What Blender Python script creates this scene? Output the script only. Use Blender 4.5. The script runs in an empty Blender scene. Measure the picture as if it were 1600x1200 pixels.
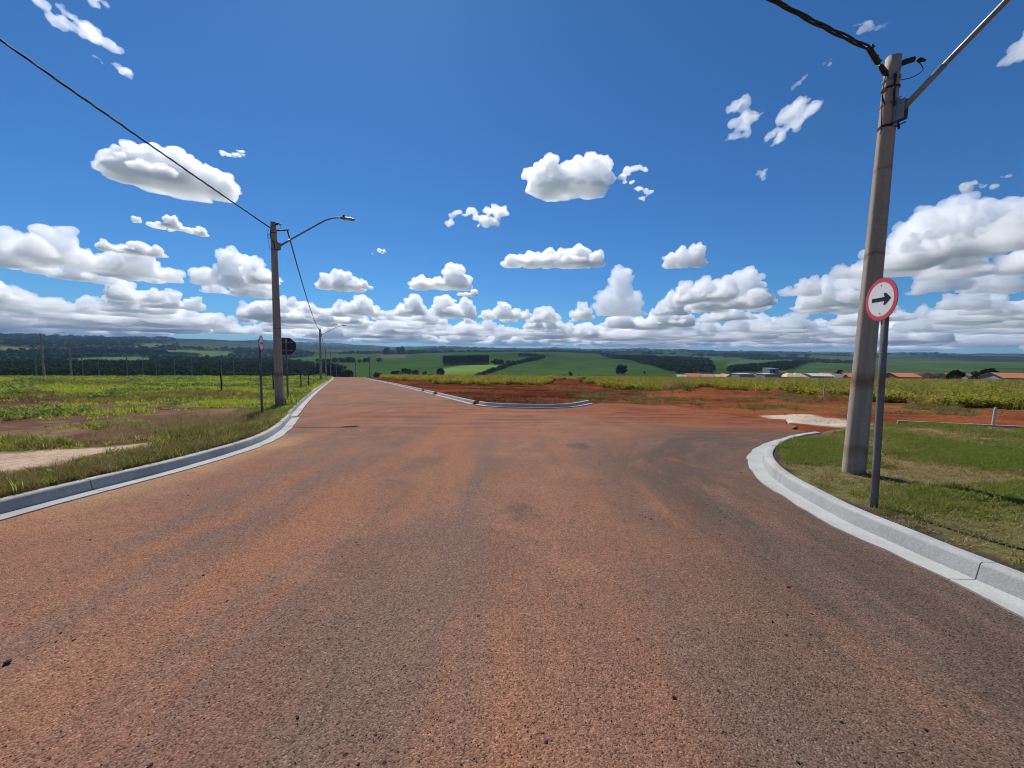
import bpy, bmesh, math, random, time
import numpy as np
from mathutils import Vector, Matrix

T0 = time.time()
sc = bpy.context.scene
COL = sc.collection
R = math.radians
rng = np.random.default_rng(7)

# ------------------------------------------------------------------ camera, sky, sun, exposure
CAM_Z = 1.6
cam_data = bpy.data.cameras.new('camera')
cam = bpy.data.objects.new('camera', cam_data)
COL.objects.link(cam)
sc.camera = cam
cam_data.sensor_width = 36.0
cam_data.lens = 13.52
cam_data.clip_start = 0.05
cam_data.clip_end = 120000
pitch, roll = math.atan(52 / 601), 0.0175
cam.matrix_world = (Matrix.Translation((0, 0, CAM_Z)) @ Matrix.Rotation(math.pi / 2 - pitch, 4, 'X')
                    @ Matrix.Rotation(roll, 4, 'Z'))

SUN_AZ, SUN_EL = R(-22), R(52)          # azimuth clockwise from +Y (camera forward)
world = bpy.data.worlds.new('World')
sc.world = world
world.use_nodes = True
wn = world.node_tree
bg = wn.nodes['Background']
sky = wn.nodes.new('ShaderNodeTexSky')
sky.sky_type = 'NISHITA'
sky.sun_disc = False
sky.sun_elevation = SUN_EL
sky.sun_rotation = SUN_AZ
sky.altitude = 600
sky.air_density = 1.0
sky.dust_density = 0.3
sky.ozone_density = 4.0
# the phone's colour rendering: a deeper, more saturated blue
tint = wn.nodes.new('ShaderNodeMix')
tint.data_type = 'RGBA'
tint.blend_type = 'MULTIPLY'
tint.inputs[0].default_value = 1.0
tint.inputs[7].default_value = (0.345, 0.765, 1.14, 1)
wn.links.new(sky.outputs[0], tint.inputs[6])
wn.links.new(tint.outputs[2], bg.inputs[0])
bg.inputs[1].default_value = 0.08

sun_data = bpy.data.lights.new('sun', 'SUN')
sun_data.energy = 5.0
sun_data.angle = R(0.53)
sun_data.color = (1.0, 0.965, 0.90)
sun = bpy.data.objects.new('sun', sun_data)
COL.objects.link(sun)
sd = Vector((math.sin(SUN_AZ) * math.cos(SUN_EL), math.cos(SUN_AZ) * math.cos(SUN_EL), math.sin(SUN_EL)))
sun.rotation_euler = sd.to_track_quat('Z', 'Y').to_euler()

vs = sc.view_settings
vs.view_transform = 'Standard'
vs.look = 'None'
vs.exposure = 0.0
vs.gamma = 1.0
vs.use_curve_mapping = False
cy = sc.cycles
cy.max_bounces = 44
cy.diffuse_bounces = 3
cy.glossy_bounces = 2
cy.transmission_bounces = 4
cy.transparent_max_bounces = 12
cy.volume_bounces = 40
cy.use_denoising = True
cy.filter_width = 1.05

# ------------------------------------------------------------------ helpers
def tag(o, label=None, cat=None, group=None, kind=None):
    if label: o['label'] = label
    if cat: o['category'] = cat
    if group: o['group'] = group
    if kind: o['kind'] = kind
    return o

def empty(name, loc=(0, 0, 0), rz=0.0, parent=None):
    o = bpy.data.objects.new(name, None)
    o.empty_display_size = 0.3
    o.location = loc
    o.rotation_euler = (0, 0, rz)
    o.parent = parent
    COL.objects.link(o)
    return o

def link(name, me, mat=None, parent=None, loc=None, smooth=False):
    if mat and not me.materials:
        me.materials.append(mat)
    if smooth:
        me.polygons.foreach_set('use_smooth', [True] * len(me.polygons))
    o = bpy.data.objects.new(name, me)
    if parent: o.parent = parent
    if loc is not None: o.location = loc
    COL.objects.link(o)
    return o

class MB:
    """collects simple shapes into one mesh"""
    def __init__(self): self.v = []; self.f = []
    def add(self, vs_, fs_):
        b = len(self.v)
        self.v += [tuple(p) for p in vs_]
        self.f += [tuple(b + i for i in f) for f in fs_]
        return self
    def box(self, c, s, M=None):
        x, y, z = [k / 2 for k in s]
        p = [Vector((sx * x, sy * y, sz * z)) for sz in (-1, 1) for sx, sy in ((-1, -1), (1, -1), (1, 1), (-1, 1))]
        if M is not None: p = [M @ q for q in p]
        p = [q + Vector(c) for q in p]
        return self.add(p, [(3, 2, 1, 0), (4, 5, 6, 7), (0, 1, 5, 4), (1, 2, 6, 5), (2, 3, 7, 6), (3, 0, 4, 7)])
    def tube(self, pts, radii, n=10, caps=True):
        pts = [Vector(p) for p in pts]
        if not hasattr(radii, '__len__'): radii = [radii] * len(pts)
        rings = []
        ref = None
        for i, p in enumerate(pts):
            t = (pts[min(i + 1, len(pts) - 1)] - pts[max(i - 1, 0)])
            t = t.normalized() if t.length > 1e-9 else Vector((0, 0, 1))
            if ref is None:
                ref = t.orthogonal().normalized()
            a = (ref - t * ref.dot(t)).normalized()
            ref = a
            b = t.cross(a)
            rings.append([p + (a * math.cos(2 * math.pi * k / n) + b * math.sin(2 * math.pi * k / n)) * radii[i] for k in range(n)])
        vs_ = [q for r_ in rings for q in r_]
        fs_ = []
        for i in range(len(pts) - 1):
            for k in range(n):
                fs_.append((i * n + k, i * n + (k + 1) % n, (i + 1) * n + (k + 1) % n, (i + 1) * n + k))
        if caps:
            fs_.append(tuple(range(n - 1, -1, -1)))
            fs_.append(tuple((len(pts) - 1) * n + k for k in range(n)))
        return self.add(vs_, fs_)
    def mesh(self, name):
        me = bpy.data.meshes.new(name)
        me.from_pydata(self.v, [], self.f)
        me.update()
        return me
    def build(self, name, mat, parent=None, smooth=False, loc=None):
        return link(name, self.mesh(name), mat, parent, loc, smooth)

def np_mesh(name, v, f):
    """v (n,3), f (m,k) arrays"""
    me = bpy.data.meshes.new(name)
    v = np.asarray(v, np.float32); f = np.asarray(f, np.int32)
    m, k = f.shape
    me.vertices.add(len(v)); me.vertices.foreach_set('co', v.ravel())
    me.loops.add(m * k); me.loops.foreach_set('vertex_index', f.ravel())
    me.polygons.add(m); me.polygons.foreach_set('loop_start', np.arange(0, m * k, k, dtype=np.int32))
    me.update(calc_edges=True)
    return me

# ---- shader helpers
class NT:
    def __init__(self, name):
        self.m = bpy.data.materials.new(name)
        self.m.use_nodes = True
        self.t = self.m.node_tree
        self.t.nodes.clear()
        self.out = self.t.nodes.new('ShaderNodeOutputMaterial')
    def n(self, kind, **kw):
        nd = self.t.nodes.new('ShaderNode' + kind)
        for k, v in kw.items(): setattr(nd, k, v)
        return nd
    def put(self, sock, val):
        if isinstance(val, bpy.types.NodeSocket): self.t.links.new(val, sock)
        elif isinstance(val, (tuple, list)) and len(val) == 3 and sock.type == 'RGBA': sock.default_value = (*val, 1)
        else: sock.default_value = val
    def math(self, op, a, b=None, c=None, clamp=False):
        nd = self.n('Math', operation=op, use_clamp=clamp)
        self.put(nd.inputs[0], a)
        if b is not None: self.put(nd.inputs[1], b)
        if c is not None: self.put(nd.inputs[2], c)
        return nd.outputs[0]
    def noise(self, scale, detail=4, rough=0.55, vec=None, dist=0.0, lac=2.0):
        nd = self.n('TexNoise')
        nd.inputs['Scale'].default_value = scale; nd.inputs['Detail'].default_value = detail
        nd.inputs['Roughness'].default_value = rough; nd.inputs['Distortion'].default_value = dist
        if vec is not None: self.put(nd.inputs['Vector'], vec)
        return nd.outputs['Fac']
    def voro(self, scale, vec=None, feature='F1', out='Distance'):
        nd = self.n('TexVoronoi', feature=feature)
        nd.inputs['Scale'].default_value = scale
        if vec is not None: self.put(nd.inputs['Vector'], vec)
        return nd.outputs[out]
    def ramp(self, fac, stops, interp='LINEAR'):
        nd = self.n('ValToRGB')
        nd.color_ramp.interpolation = interp
        el = nd.color_ramp.elements
        while len(el) < len(stops): el.new(0.5)
        for e, (p, c) in zip(el, stops):
            e.position = p
            e.color = (*c, 1) if hasattr(c, '__len__') else (c, c, c, 1)
        self.put(nd.inputs[0], fac)
        return nd.outputs[0]
    def mix(self, fac, a, b, mode='MIX'):
        nd = self.n('Mix', data_type='RGBA', blend_type=mode)
        self.put(nd.inputs[0], fac); self.put(nd.inputs[6], a); self.put(nd.inputs[7], b)
        return nd.outputs[2]
    def vmap(self, vec, scale=(1, 1, 1), rot=(0, 0, 0), loc=(0, 0, 0)):
        nd = self.n('Mapping')
        self.put(nd.inputs[0], vec)
        nd.inputs['Scale'].default_value = scale; nd.inputs['Rotation'].default_value = rot; nd.inputs['Location'].default_value = loc
        return nd.outputs[0]
    def coord(self): return self.n('TexCoord').outputs['Object']
    def bump(self, h, strength=0.5, dist=0.01, normal=None):
        nd = self.n('Bump')
        nd.inputs['Strength'].default_value = strength; nd.inputs['Distance'].default_value = dist
        self.put(nd.inputs['Height'], h)
        if normal is not None: self.put(nd.inputs['Normal'], normal)
        return nd.outputs[0]
    def principled(self, col, rough=0.8, metal=0.0, normal=None, spec=0.3):
        p = self.n('BsdfPrincipled')
        self.put(p.inputs['Base Color'], col); self.put(p.inputs['Roughness'], rough)
        p.inputs['Metallic'].default_value = metal; p.inputs['Specular IOR Level'].default_value = spec
        if normal is not None: self.put(p.inputs['Normal'], normal)
        self.t.links.new(p.outputs[0], self.out.inputs['Surface'])
        return self.m
    def leaf(self, col, trans=0.4, tcol=None):
        d = self.n('BsdfDiffuse'); t = self.n('BsdfTranslucent'); mx = self.n('MixShader')
        self.put(d.inputs[0], col); self.put(t.inputs[0], tcol if tcol is not None else col)
        mx.inputs[0].default_value = trans
        self.t.links.new(d.outputs[0], mx.inputs[1]); self.t.links.new(t.outputs[0], mx.inputs[2])
        self.t.links.new(mx.outputs[0], self.out.inputs['Surface'])
        return self.m

def simple_mat(name, col, rough=0.7, metal=0.0, var=0.15, scale=6.0, bump=0.0, spec=0.3):
    m = NT(name)
    c = m.coord()
    f = m.noise(scale, 6, 0.6, c)
    lo = tuple(k * (1 - var) for k in col); hi = tuple(min(1, k * (1 + var)) for k in col)
    colr = m.ramp(f, [(0.3, lo), (0.7, hi)])
    nrm = m.bump(m.noise(scale * 8, 5, 0.6, c), bump, 0.01) if bump else None
    return m.principled(colr, rough, metal, nrm, spec)

# ------------------------------------------------------------------ terrain
AZ = np.radians([-53.1, -44.97, -33.66, -18.44, -0.07, 18.3, 33.52, 44.81, 52.95])
DIST = np.array([120, 230, 400, 700, 1000, 1500, 2500, 4000, 6500, 12000, 20000.])
HGT = np.array([
 [-5.9,-13.3,-31.2,-37.7,-43.8,-52.3,-47.3,-4.0,64.5,-167.2,-517.6],
 [-6.6,-15.0,-35.1,-41.5,-48.7,-57.2,-54.2,-11.7,72.1,-119.5,-527.6],
 [-7.5,-16.9,-39.4,-46.5,-53.9,-62.1,-65.5,-27.6,53.5,131.8,-523.9],
 [-8.8,-19.4,-42.7,-52.4,-59.1,-50.7,-45.1,-47.1,-15.4,65.6,-487.0],
 [-8.6,-19.1,-40.0,-50.0,-51.4,-37.3,-24.8,-13.3,21.4,79.1,-463.5],
 [-7.7,-16.5,-35.7,-44.7,-46.4,-36.5,-17.7,-3.2,35.6,103.3,-424.3],
 [-6.3,-13.0,-28.2,-33.8,-34.5,-35.2,-27.6,-11.1,17.8,82.5,-358.6],
 [-5.1,-10.4,-22.3,-27.5,-29.9,-32.6,-27.9,-16.4,11.4,91.3,-269.8],
 [-4.2,-8.5,-18.3,-23.0,-25.9,-28.4,-24.9,-15.9,6.4,107.3,-199.2]])
SLOPE = HGT / DIST
LD = np.log(DIST)
def smooth(t):
    t = np.clip(t, 0, 1); return t * t * (3 - 2 * t)
def hash2(ix, iy):
    h = np.sin(ix * 127.1 + iy * 311.7) * 43758.5453; return h - np.floor(h)
def vnoise(x, y):
    ix = np.floor(x); iy = np.floor(y); fx = smooth(x - ix); fy = smooth(y - iy)
    a = hash2(ix, iy); b = hash2(ix + 1, iy); c = hash2(ix, iy + 1); d = hash2(ix + 1, iy + 1)
    return (a * (1 - fx) + b * fx) * (1 - fy) + (c * (1 - fx) + d * fx) * fy - 0.5
def fbm(x, y, o=4):
    s = 0; a = 1.0
    for k in range(o):
        s = s + a * vnoise(x * 2 ** k + 17 * k, y * 2 ** k - 9 * k); a *= 0.5
    return s
def plane(x, y):
    yy = np.where(y > -40, y, -40 + (y + 40) * 0.3)
    return -0.0578 * yy + 0.0117 * x
def base_ground(x, y):
    x = np.asarray(x, float); y = np.asarray(y, float)
    r = np.hypot(x, y) + 1e-6; th = np.arctan2(x, y)
    ti = np.interp(np.clip(th, AZ[0], AZ[-1]), AZ, np.arange(len(AZ)))
    li = np.interp(np.clip(np.log(r), LD[0], LD[-1]), LD, np.arange(len(LD)))
    i0 = np.minimum(ti.astype(int), len(AZ) - 2); j0 = np.minimum(li.astype(int), len(LD) - 2); a = ti - i0; b = li - j0
    S = (SLOPE[i0, j0] * (1 - a) + SLOPE[i0 + 1, j0] * a) * (1 - b) + (SLOPE[i0, j0 + 1] * (1 - a) + SLOPE[i0 + 1, j0 + 1] * a) * b
    amp = np.clip((r - 250) / 4000, 0, 1)
    zf = r * S + (vnoise(x / 420., y / 420.) * 38 + vnoise(x / 1300. + 9, y / 1300.) * 60 + vnoise(x / 150., y / 150.) * 7) * amp
    # (table heights are measured from eye level)
    zf = zf + CAM_Z
    back = smooth((np.abs(th) - 1.25) / 0.6); zf = zf * (1 - back) + back * (8 + np.clip(r, 0, 4000) * 0.006)
    w = smooth((r - 100) / 90)
    return plane(x, y) * (1 - w) + zf * w

# ---- plan of the junction (metres)
def catmull(pts, step):
    P = [np.array(p, float) for p in pts]
    P = [2 * P[0] - P[1]] + P + [2 * P[-1] - P[-2]]
    out = []
    for i in range(1, len(P) - 2):
        n = max(1, int(np.linalg.norm(P[i + 1] - P[i]) / step))
        for k in range(n):
            t = k / n
            out.append(0.5 * ((2 * P[i]) + (-P[i - 1] + P[i + 1]) * t + (2 * P[i - 1] - 5 * P[i] + 4 * P[i + 1] - P[i + 2]) * t * t
                              + (-P[i - 1] + 3 * P[i] - 3 * P[i + 1] + P[i + 2]) * t ** 3))
    out.append(P[-2])
    return np.array(out)
KERB_LEFT = [(-5.4, -15), (-5.4, -6), (-5.4, 0), (-5.4, 4), (-5.22, 6.2), (-5.35, 8.2), (-5.9, 10), (-6.95, 12.3), (-9.95, 18.65),
             (-16, 31.9), (-25.5, 53.3), (-35, 74.7), (-50, 108)]
KERB_RIGHT = [(3.45, -15), (3.45, -6), (3.43, 0), (3.41, 2.6), (3.41, 3.9), (3.53, 4.72), (3.71, 5.51), (3.98, 6.22), (4.38, 6.97),
              (4.82, 7.6), (5.41, 8.29), (6.2, 9.0), (6.9, 9.5), (7.6, 9.91)]
KERB_FAR = [(-42, 108), (-27.6, 76), (-20.8, 61.6), (-10.7, 39.2), (-3.5, 22.6), (-2.05, 19.3), (-1.25, 17.95), (0.02, 17.3), (1.75, 17.2),
            (3.06, 18.0), (4.33, 20.09)]
CL = catmull(KERB_LEFT, 0.3); CR = catmull(KERB_RIGHT, 0.2); CF = catmull(KERB_FAR, 0.3)
ROAD_END = [(5.4, 20.6), (7.6, 19.5), (8.8, 16.5), (9.0, 13.0), (8.2, 10.6)]
_e = catmull([(4.6, 20.3)] + ROAD_END + [(7.75, 10.1)], 0.35)
_e = _e + np.stack([fbm(_e[:, 1] * 0.9, _e[:, 0] * 0.9, 4), fbm(_e[:, 0] * 0.9 + 5, _e[:, 1] * 0.9, 4)], 1) * np.array((1.6, 0.7))[None] * np.clip(np.minimum(np.arange(len(_e)), np.arange(len(_e))[::-1]) / 5.0, 0, 1)[:, None]
ROAD_END = [tuple(p) for p in _e]
ROAD = np.vstack([CL, CF, ROAD_END, CR[::-1]])
LAWN = np.vstack([CR, [(9.28, 10.99), (11.5, 12.1), (12.78, 11.66), (13.95, 11.05), (14.6, 10.7), (24, 4.5), (24, -15)]])
LEFT = np.vstack([CL, [(-60, 130), (-200, 130), (-200, -15)]])
ISLAND = np.vstack([CF, [(9, 26), (14, 40), (0, 90)]])
SOY_FRONT = [(-31.5, 92), (-19.5, 66.3), (-8.5, 45.9), (-1.9, 38.5), (2.5, 41), (7.2, 56), (9.8, 48.5), (9.5, 38), (10.5, 34), (13.5, 34), (17, 40), (22.4, 44.6),
             (23.2, 39.6), (22.2, 33.1), (21.2, 25.8), (21.2, 23.3), (22, 20.5), (20.9, 17.8), (23, 18.2), (26.4, 19.6), (34, 18), (60, 20)]
SOY = np.array(SOY_FRONT + [(160, 50), (120, 80), (85, 90), (45, 112), (0, 122), (-40, 118)])
SAND_RIGHT = np.array([(9.58, 14.22), (10.9, 14.72), (11.55, 13.72), (12.17, 12.85), (11.12, 11.9), (10.1, 11.97), (9.22, 12.72)])
SAND_LEFT = np.array([(-9.8, 5.9), (-8.9, 6.9), (-8.03, 7.25), (-7.41, 7.72), (-7.03, 7.1), (-7.25, 6.6), (-7.35, 5.9), (-7.6, 5.3), (-8.5, 3.8)])
SOIL_LEFT = [np.array([(-30, 7.0), (-9.07, 7.9), (-7.9, 8.6), (-8.3, 11.0), (-10.6, 15.2), (-15, 17.0), (-22, 16.5), (-34, 15)]),
             np.array([(-17.77, 13.2), (-19.59, 17.95), (-24.16, 22.17), (-27.6, 18.34)])]

def sdist(poly, x, y):
    """signed distance to a polygon, negative inside"""
    x = np.asarray(x, float); y = np.asarray(y, float)
    best = np.full(x.shape, 1e18); inside = np.zeros(x.shape, bool)
    n = len(poly)
    for i in range(n):
        ax, ay = poly[i]; bx, by = poly[(i + 1) % n]
        dx, dy = bx - ax, by - ay
        L = dx * dx + dy * dy
        if L < 1e-12: continue
        t = np.clip(((x - ax) * dx + (y - ay) * dy) / L, 0, 1)
        best = np.minimum(best, (x - ax - t * dx) ** 2 + (y - ay - t * dy) ** 2)
        cond = ((ay > y) != (by > y))
        with np.errstate(divide='ignore', invalid='ignore'):
            xi = (bx - ax) * (y - ay) / (by - ay) + ax
        inside ^= cond & (x < xi)
    d = np.sqrt(best)
    return np.where(inside, -d, d)

MOUNDS = [(7.2, 52, 4.5, 1.6, 0.75), (10.5, 44, 3.5, 1.6, 0.6), (-1, 37, 6, 1.5, 0.35), (14.5, 31, 5, 1.2, 0.3), (22.5, 31, 4, 1.2, 0.35),
          (21.5, 24.5, 3, .8, .3), (-12, 51, 4, 1.5, .35)]
def near_offset(x, y):
    """height above the base plane for verge, lawn, earth; and the masks"""
    sr = sdist(ROAD, x, y)
    lawn = smooth(-sdist(LAWN, x, y) / 0.45 + 0.1)
    left = smooth(-sdist(LEFT, x, y) / 0.4 + 0.05)
    isl_d = sdist(ISLAND, x, y)
    isl = smooth(-isl_d / 0.4 + 0.05)
    soy = smooth(-sdist(SOY, x, y) / 1.2 + 0.5)
    rough = fbm(x / 1.3, y / 1.3, 4) * 0.10 + fbm(x / 4.0 + 3, y / 4.0, 2) * 0.16
    ruts = np.abs(vnoise(x / 6. + y / 40., (y + 0.12 * x) / 0.75)) * 0.34 - 0.08
    earth = (1 - lawn) * (1 - left) * smooth((sr - 0.1) / 1.0)
    off = earth * (rough * 0.8 + ruts)
    off = off + lawn * (0.135 + fbm(x / 1.1, y / 1.1, 3) * 0.05)
    off = off + left * (0.125 + fbm(x / 1.7, y / 1.7, 4) * 0.13 * smooth((sr - 0.45) / 1.5))
    off = off + isl * (0.10 + 0.10 * smooth((-isl_d - .6) / 3)) * (1 - left)
    for mx, my, a, b, h in MOUNDS:
        off = off + h * np.exp(-(((x - mx) / a) ** 2 + ((y - my) / b) ** 2)) * (0.75 + 0.9 * vnoise(x * 1.4, y * 1.4))
    hard = np.maximum(np.maximum(lawn, left), isl) > 0.01
    off = np.where(sr < 0.10, -0.07, off)
    off = np.where((sr >= 0.10) & (sr < 0.42) & hard, np.minimum(off, -0.07 + np.clip((sr - 0.29) / 0.11, 0, 1) * 0.19), off)
    return off, dict(sr=sr, lawn=lawn, left=left, isl=isl, soy=soy, earth=earth)
def ground_z(x, y):
    x = np.atleast_1d(np.asarray(x, float)); y = np.atleast_1d(np.asarray(y, float))
    z = base_ground(x, y)
    r = np.hypot(x, y); k = r < 132
    if k.any():
        off, _ = near_offset(x[k], y[k]); z[k] = z[k] + off * smooth((130 - r[k]) / 25)
    return z
def gz(x, y): return float(ground_z(x, y)[0])

# far ground cover, plan polygons in metres with their real colours
CANE = (0.038, 0.074, 0.018); FORESTG = (0.022, 0.036, 0.014)
COVER = [
 ('forest', [(-900, 360), (-7500, 3000), (-6200, 6100), (-4230, 4810), (-2832, 3279), (-2161, 2826), (-2121, 3985), (-1193, 2311), (-1082, 1710), (-400, 933), (-330, 560), (-400, 440)], FORESTG),
 ('forest', [(530, 2297), (947, 2867), (1354, 3150), (1445, 2861), (412, 774), (341, 790), (418, 1144)], FORESTG),
 ('forest', [(551, 976), (743, 1120), (1728, 2256), (699, 926), (532, 801), (444, 786)], FORESTG),
 ('forest', [(1603, 2936), (1930, 2917), (1880, 2315), (1972, 2203), (1261, 1552), (1650, 2490)], FORESTG),
 ('bright', [(-132, 704), (-187, 1036), (-159, 1155), (-61, 1198), (-9, 1219), (-40, 997), (-68, 737)], (0.13, 0.20, 0.04)),
 ('brown', [(-604, 1725), (-744, 2148), (-635, 2265), (-492, 1776)], (0.09, 0.09, 0.04)),
 ('field', [(-1091, 922), (-1290, 1139), (-1493, 1533), (-1162, 1247), (-1044, 1071), (-1024, 890)], (0.09, 0.13, 0.04)),
 ('field', [(-2133, 2333), (-2156, 2594), (-1910, 2611), (-1513, 2076), (-1472, 1882), (-1482, 1719)], (0.10, 0.14, 0.045)),
 ('field', [(-2142, 1610), (-2353, 1770), (-2309, 1828), (-2272, 1899), (-2166, 1761)], (0.11, 0.15, 0.05)),
 ('field', [(-2399, 2407), (-2776, 2907), (-3333, 3824), (-2772, 3137), (-2342, 2473)], (0.10, 0.14, 0.05)),
 ('field', [(589, 1076), (1542, 2586), (1796, 2464), (1282, 1799), (711, 1127)], (0.06, 0.105, 0.034)),
 ('field', [(581, 795), (1780, 2237), (1379, 1525), (1797, 1353), (724, 544), (437, 597)], (0.048, 0.088, 0.03)),
]

def build_ground():
    in_view = np.radians(np.linspace(-58, 58, 560))
    rest = np.radians(np.linspace(58, 302, 90)[1:-1])
    az = np.concatenate([in_view, rest])
    rr = [0.0]
    r = 0.6
    while r < 118: rr.append(r); r *= 1.0125
    while r < 20000: rr.append(r); r *= 1.03
    rr.append(20500.)
    rr = np.array(rr[1:])
    A, Q = np.meshgrid(az, rr)
    X = (np.sin(A) * Q).ravel(); Y = (np.cos(A) * Q).ravel()
    Z = base_ground(X, Y)
    rad = np.hypot(X, Y)
    col = np.tile(np.array(CANE), (len(X), 1))
    # large scale patchwork on the far land
    far = fbm(X / 900., Y / 900., 3)
    col *= (1 + 0.5 * far)[:, None]
    patch = smooth((vnoise(X / 700. + 5, Y / 500.) - 0.12) / 0.06) * smooth((rad - 2200) / 800)
    col = col * (1 - patch[:, None]) + np.array((0.06, 0.08, 0.035)) * patch[:, None]
    dark = smooth((vnoise(X / 520. - 3, Y / 800. + 8) - 0.0) / 0.08) * smooth((rad - 2600) / 900)
    col = col * (1 - dark[:, None]) + np.array((0.018, 0.028, 0.014)) * dark[:, None]
    out_ = smooth((np.abs(np.arctan2(X, Y)) - 1.3) / 0.4)[:, None]
    col = col * (1 - out_) + np.array((0.17, 0.15, 0.13)) * (1 + 0.8 * far)[:, None] * out_
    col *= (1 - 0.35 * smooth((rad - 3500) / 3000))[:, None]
    k = (rad > 200) & (np.abs(np.arctan2(X, Y)) < 1.3) & (rad < 9000)
    for _, poly, c in COVER:
        d = sdist(np.array(poly, float), X[k], Y[k])
        m = smooth(-d / (6 + rad[k] * 0.006) + 0.5)[:, None]
        col[k] = col[k] * (1 - m) + np.array(c) * m * (1 + 0.3 * vnoise(X[k] / 90, Y[k] / 90))[:, None]
    k = rad < 150
    x, y = X[k], Y[k]
    off, m = near_offset(x, y)
    fade = smooth((130 - rad[k]) / 25)
    Z[k] += off * fade
    n1 = fbm(x / 2.2, y / 2.2, 4); n2 = fbm(x / 0.6 + 7, y / 0.6, 3); n3 = fbm(x / 9. + 3, y / 9., 3)
    red = np.array((0.28, 0.086, 0.038)); dkred = np.array((0.080, 0.026, 0.016))
    brown = np.array((0.15, 0.085, 0.05))
    c = np.tile(red, (len(x), 1))
    rut = smooth(0.5 + 1.5 * vnoise(x / 9. + y / 30., (y + .12 * x) / .8) + 0.9 * vnoise(x / 3. + 8, (y + .1 * x) / .35))[:, None]
    t = smooth(0.42 + n1 * 0.9 + 0.8 * vnoise(x / 7 + y / 30., (y + .12 * x) / .6))[:, None]
    c = c * (0.55 + 0.45 * t) + dkred * 0.30 * (1 - t)
    isl = smooth(m['isl'] * 1.2)[:, None]
    c = c * (1 - 0.9 * isl) + (dkred * 0.75 * (1 - rut) + np.array((0.17, 0.05, 0.026)) * rut) * 0.9 * isl * (1 + 0.6 * n1)[:, None]
    # thin dry grass creeping over the earth of the side street
    dg = (smooth((n3 + n1 * 0.6 + 0.02) / 0.25) * smooth((x - 5) / 4) * smooth((27 - y) / 6) * smooth((y - 15) / 3))[:, None] * 0.6
    c = c * (1 - dg) + np.array((0.20, 0.13, 0.05)) * dg
    # damp grey strip near the field edge
    s = m['soy'][:, None]
    c = c * (1 - s) + np.array((0.15, 0.10, 0.04)) * s
    # left verge
    l = m['left'][:, None]
    g = np.array((0.19, 0.165, 0.06)); g2 = np.array((0.17, 0.19, 0.05))
    gm = smooth(0.5 + n3)[:, None]
    lc = g * (1 - gm) + g2 * gm
    lc = lc * (1 + 0.5 * n2)[:, None]
    for p in SOIL_LEFT:
        q = smooth((-sdist(p, x, y) / 1.2 + 0.5) + n1 * 1.2)[:, None]
        lc = lc * (1 - q) + (np.array((0.085, 0.050, 0.033)) + np.array((0.12, 0.075, 0.05)) * smooth(0.5 + n3 * 2.2 + n1)[:, None]) * (1 + 0.5 * n2)[:, None] * q
    bald = smooth((n1 + n3 * 0.5 - 0.16) / 0.12)[:, None] * 0.75
    lc = lc * (1 - bald) + np.array((0.12, 0.068, 0.045)) * bald
    q = smooth((-sdist(SAND_LEFT, x, y) / 0.45 + 0.5) + n2 * 0.7)[:, None]
    lc = lc * (1 - q) + np.array((0.50, 0.36, 0.26)) * (1 + 0.25 * n2)[:, None] * q
    c = c * (1 - l) + lc * l
    lw = m['lawn'][:, None]
    gg = smooth(0.42 + n1 * 1.5 + n2 * .4)[:, None]
    la = np.array((0.26, 0.18, 0.10)) * (1 - gg) + np.array((0.13, 0.13, 0.045)) * gg
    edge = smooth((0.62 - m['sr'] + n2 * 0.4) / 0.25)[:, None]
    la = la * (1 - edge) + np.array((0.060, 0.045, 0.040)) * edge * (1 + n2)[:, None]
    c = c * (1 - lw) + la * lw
    q = smooth((-sdist(SAND_RIGHT, x, y) / 0.5 + 0.5) + n2 * 0.8)[:, None] * (1 - lw)
    c = c * (1 - q) + np.array((0.56, 0.46, 0.35)) * (1 + 0.2 * n2)[:, None] * q
    w = smooth((140 - rad[k]) / 30)[:, None]
    col[k] = col[k] * (1 - w) + c * w
    nr, na = Q.shape
    i, j = np.meshgrid(np.arange(nr - 1), np.arange(na), indexing='ij')
    a = (i * na + j).ravel(); b = (i * na + (j + 1) % na).ravel(); d = ((i + 1) * na + j).ravel(); e = ((i + 1) * na + (j + 1) % na).ravel()
    f = np.stack([a, d, e, b], 1)
    f = f[:, ::-1]
    V = np.stack([X, Y, Z], 1)
    me = np_mesh('ground', V, f)
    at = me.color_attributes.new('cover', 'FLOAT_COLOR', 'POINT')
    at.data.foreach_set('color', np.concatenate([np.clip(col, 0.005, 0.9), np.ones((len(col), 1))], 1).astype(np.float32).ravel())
    m = NT('earth_and_fields')
    cc = m.coord()
    at = m.n('Attribute', attribute_name='cover').outputs['Color']
    fine = m.ramp(m.noise(9, 8, 0.7, cc), [(0.25, 0.62), (0.5, 1.0), (0.78, 1.45)])
    c1 = m.mix(1.0, at, fine, 'MULTIPLY')
    grit = m.ramp(m.voro(34, cc), [(0.05, 1.25), (0.5, 0.85)])
    c2 = m.mix(0.6, c1, m.mix(1.0, c1, grit, 'MULTIPLY'))
    broad = m.ramp(m.noise(0.012, 6, 0.6, cc), [(0.3, 0.8), (0.7, 1.2)])
    c3 = m.mix(1.0, c2, broad, 'MULTIPLY')
    # cane rows seen far away
    h = m.math('ADD', m.noise(14, 8, 0.7, cc), m.math('MULTIPLY', m.noise(2.5, 4, 0.6, cc), 1.2))
    mat = m.principled(c3, 1.0, 0, m.bump(h, 0.8, 0.05), 0.0)
    o = link('ground', me, mat, smooth=True)
    tag(o, 'red earth and fields running out to the far hills', 'ground', kind='structure')
    return o
build_ground()
print('ground', round(time.time() - T0, 1))

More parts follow.
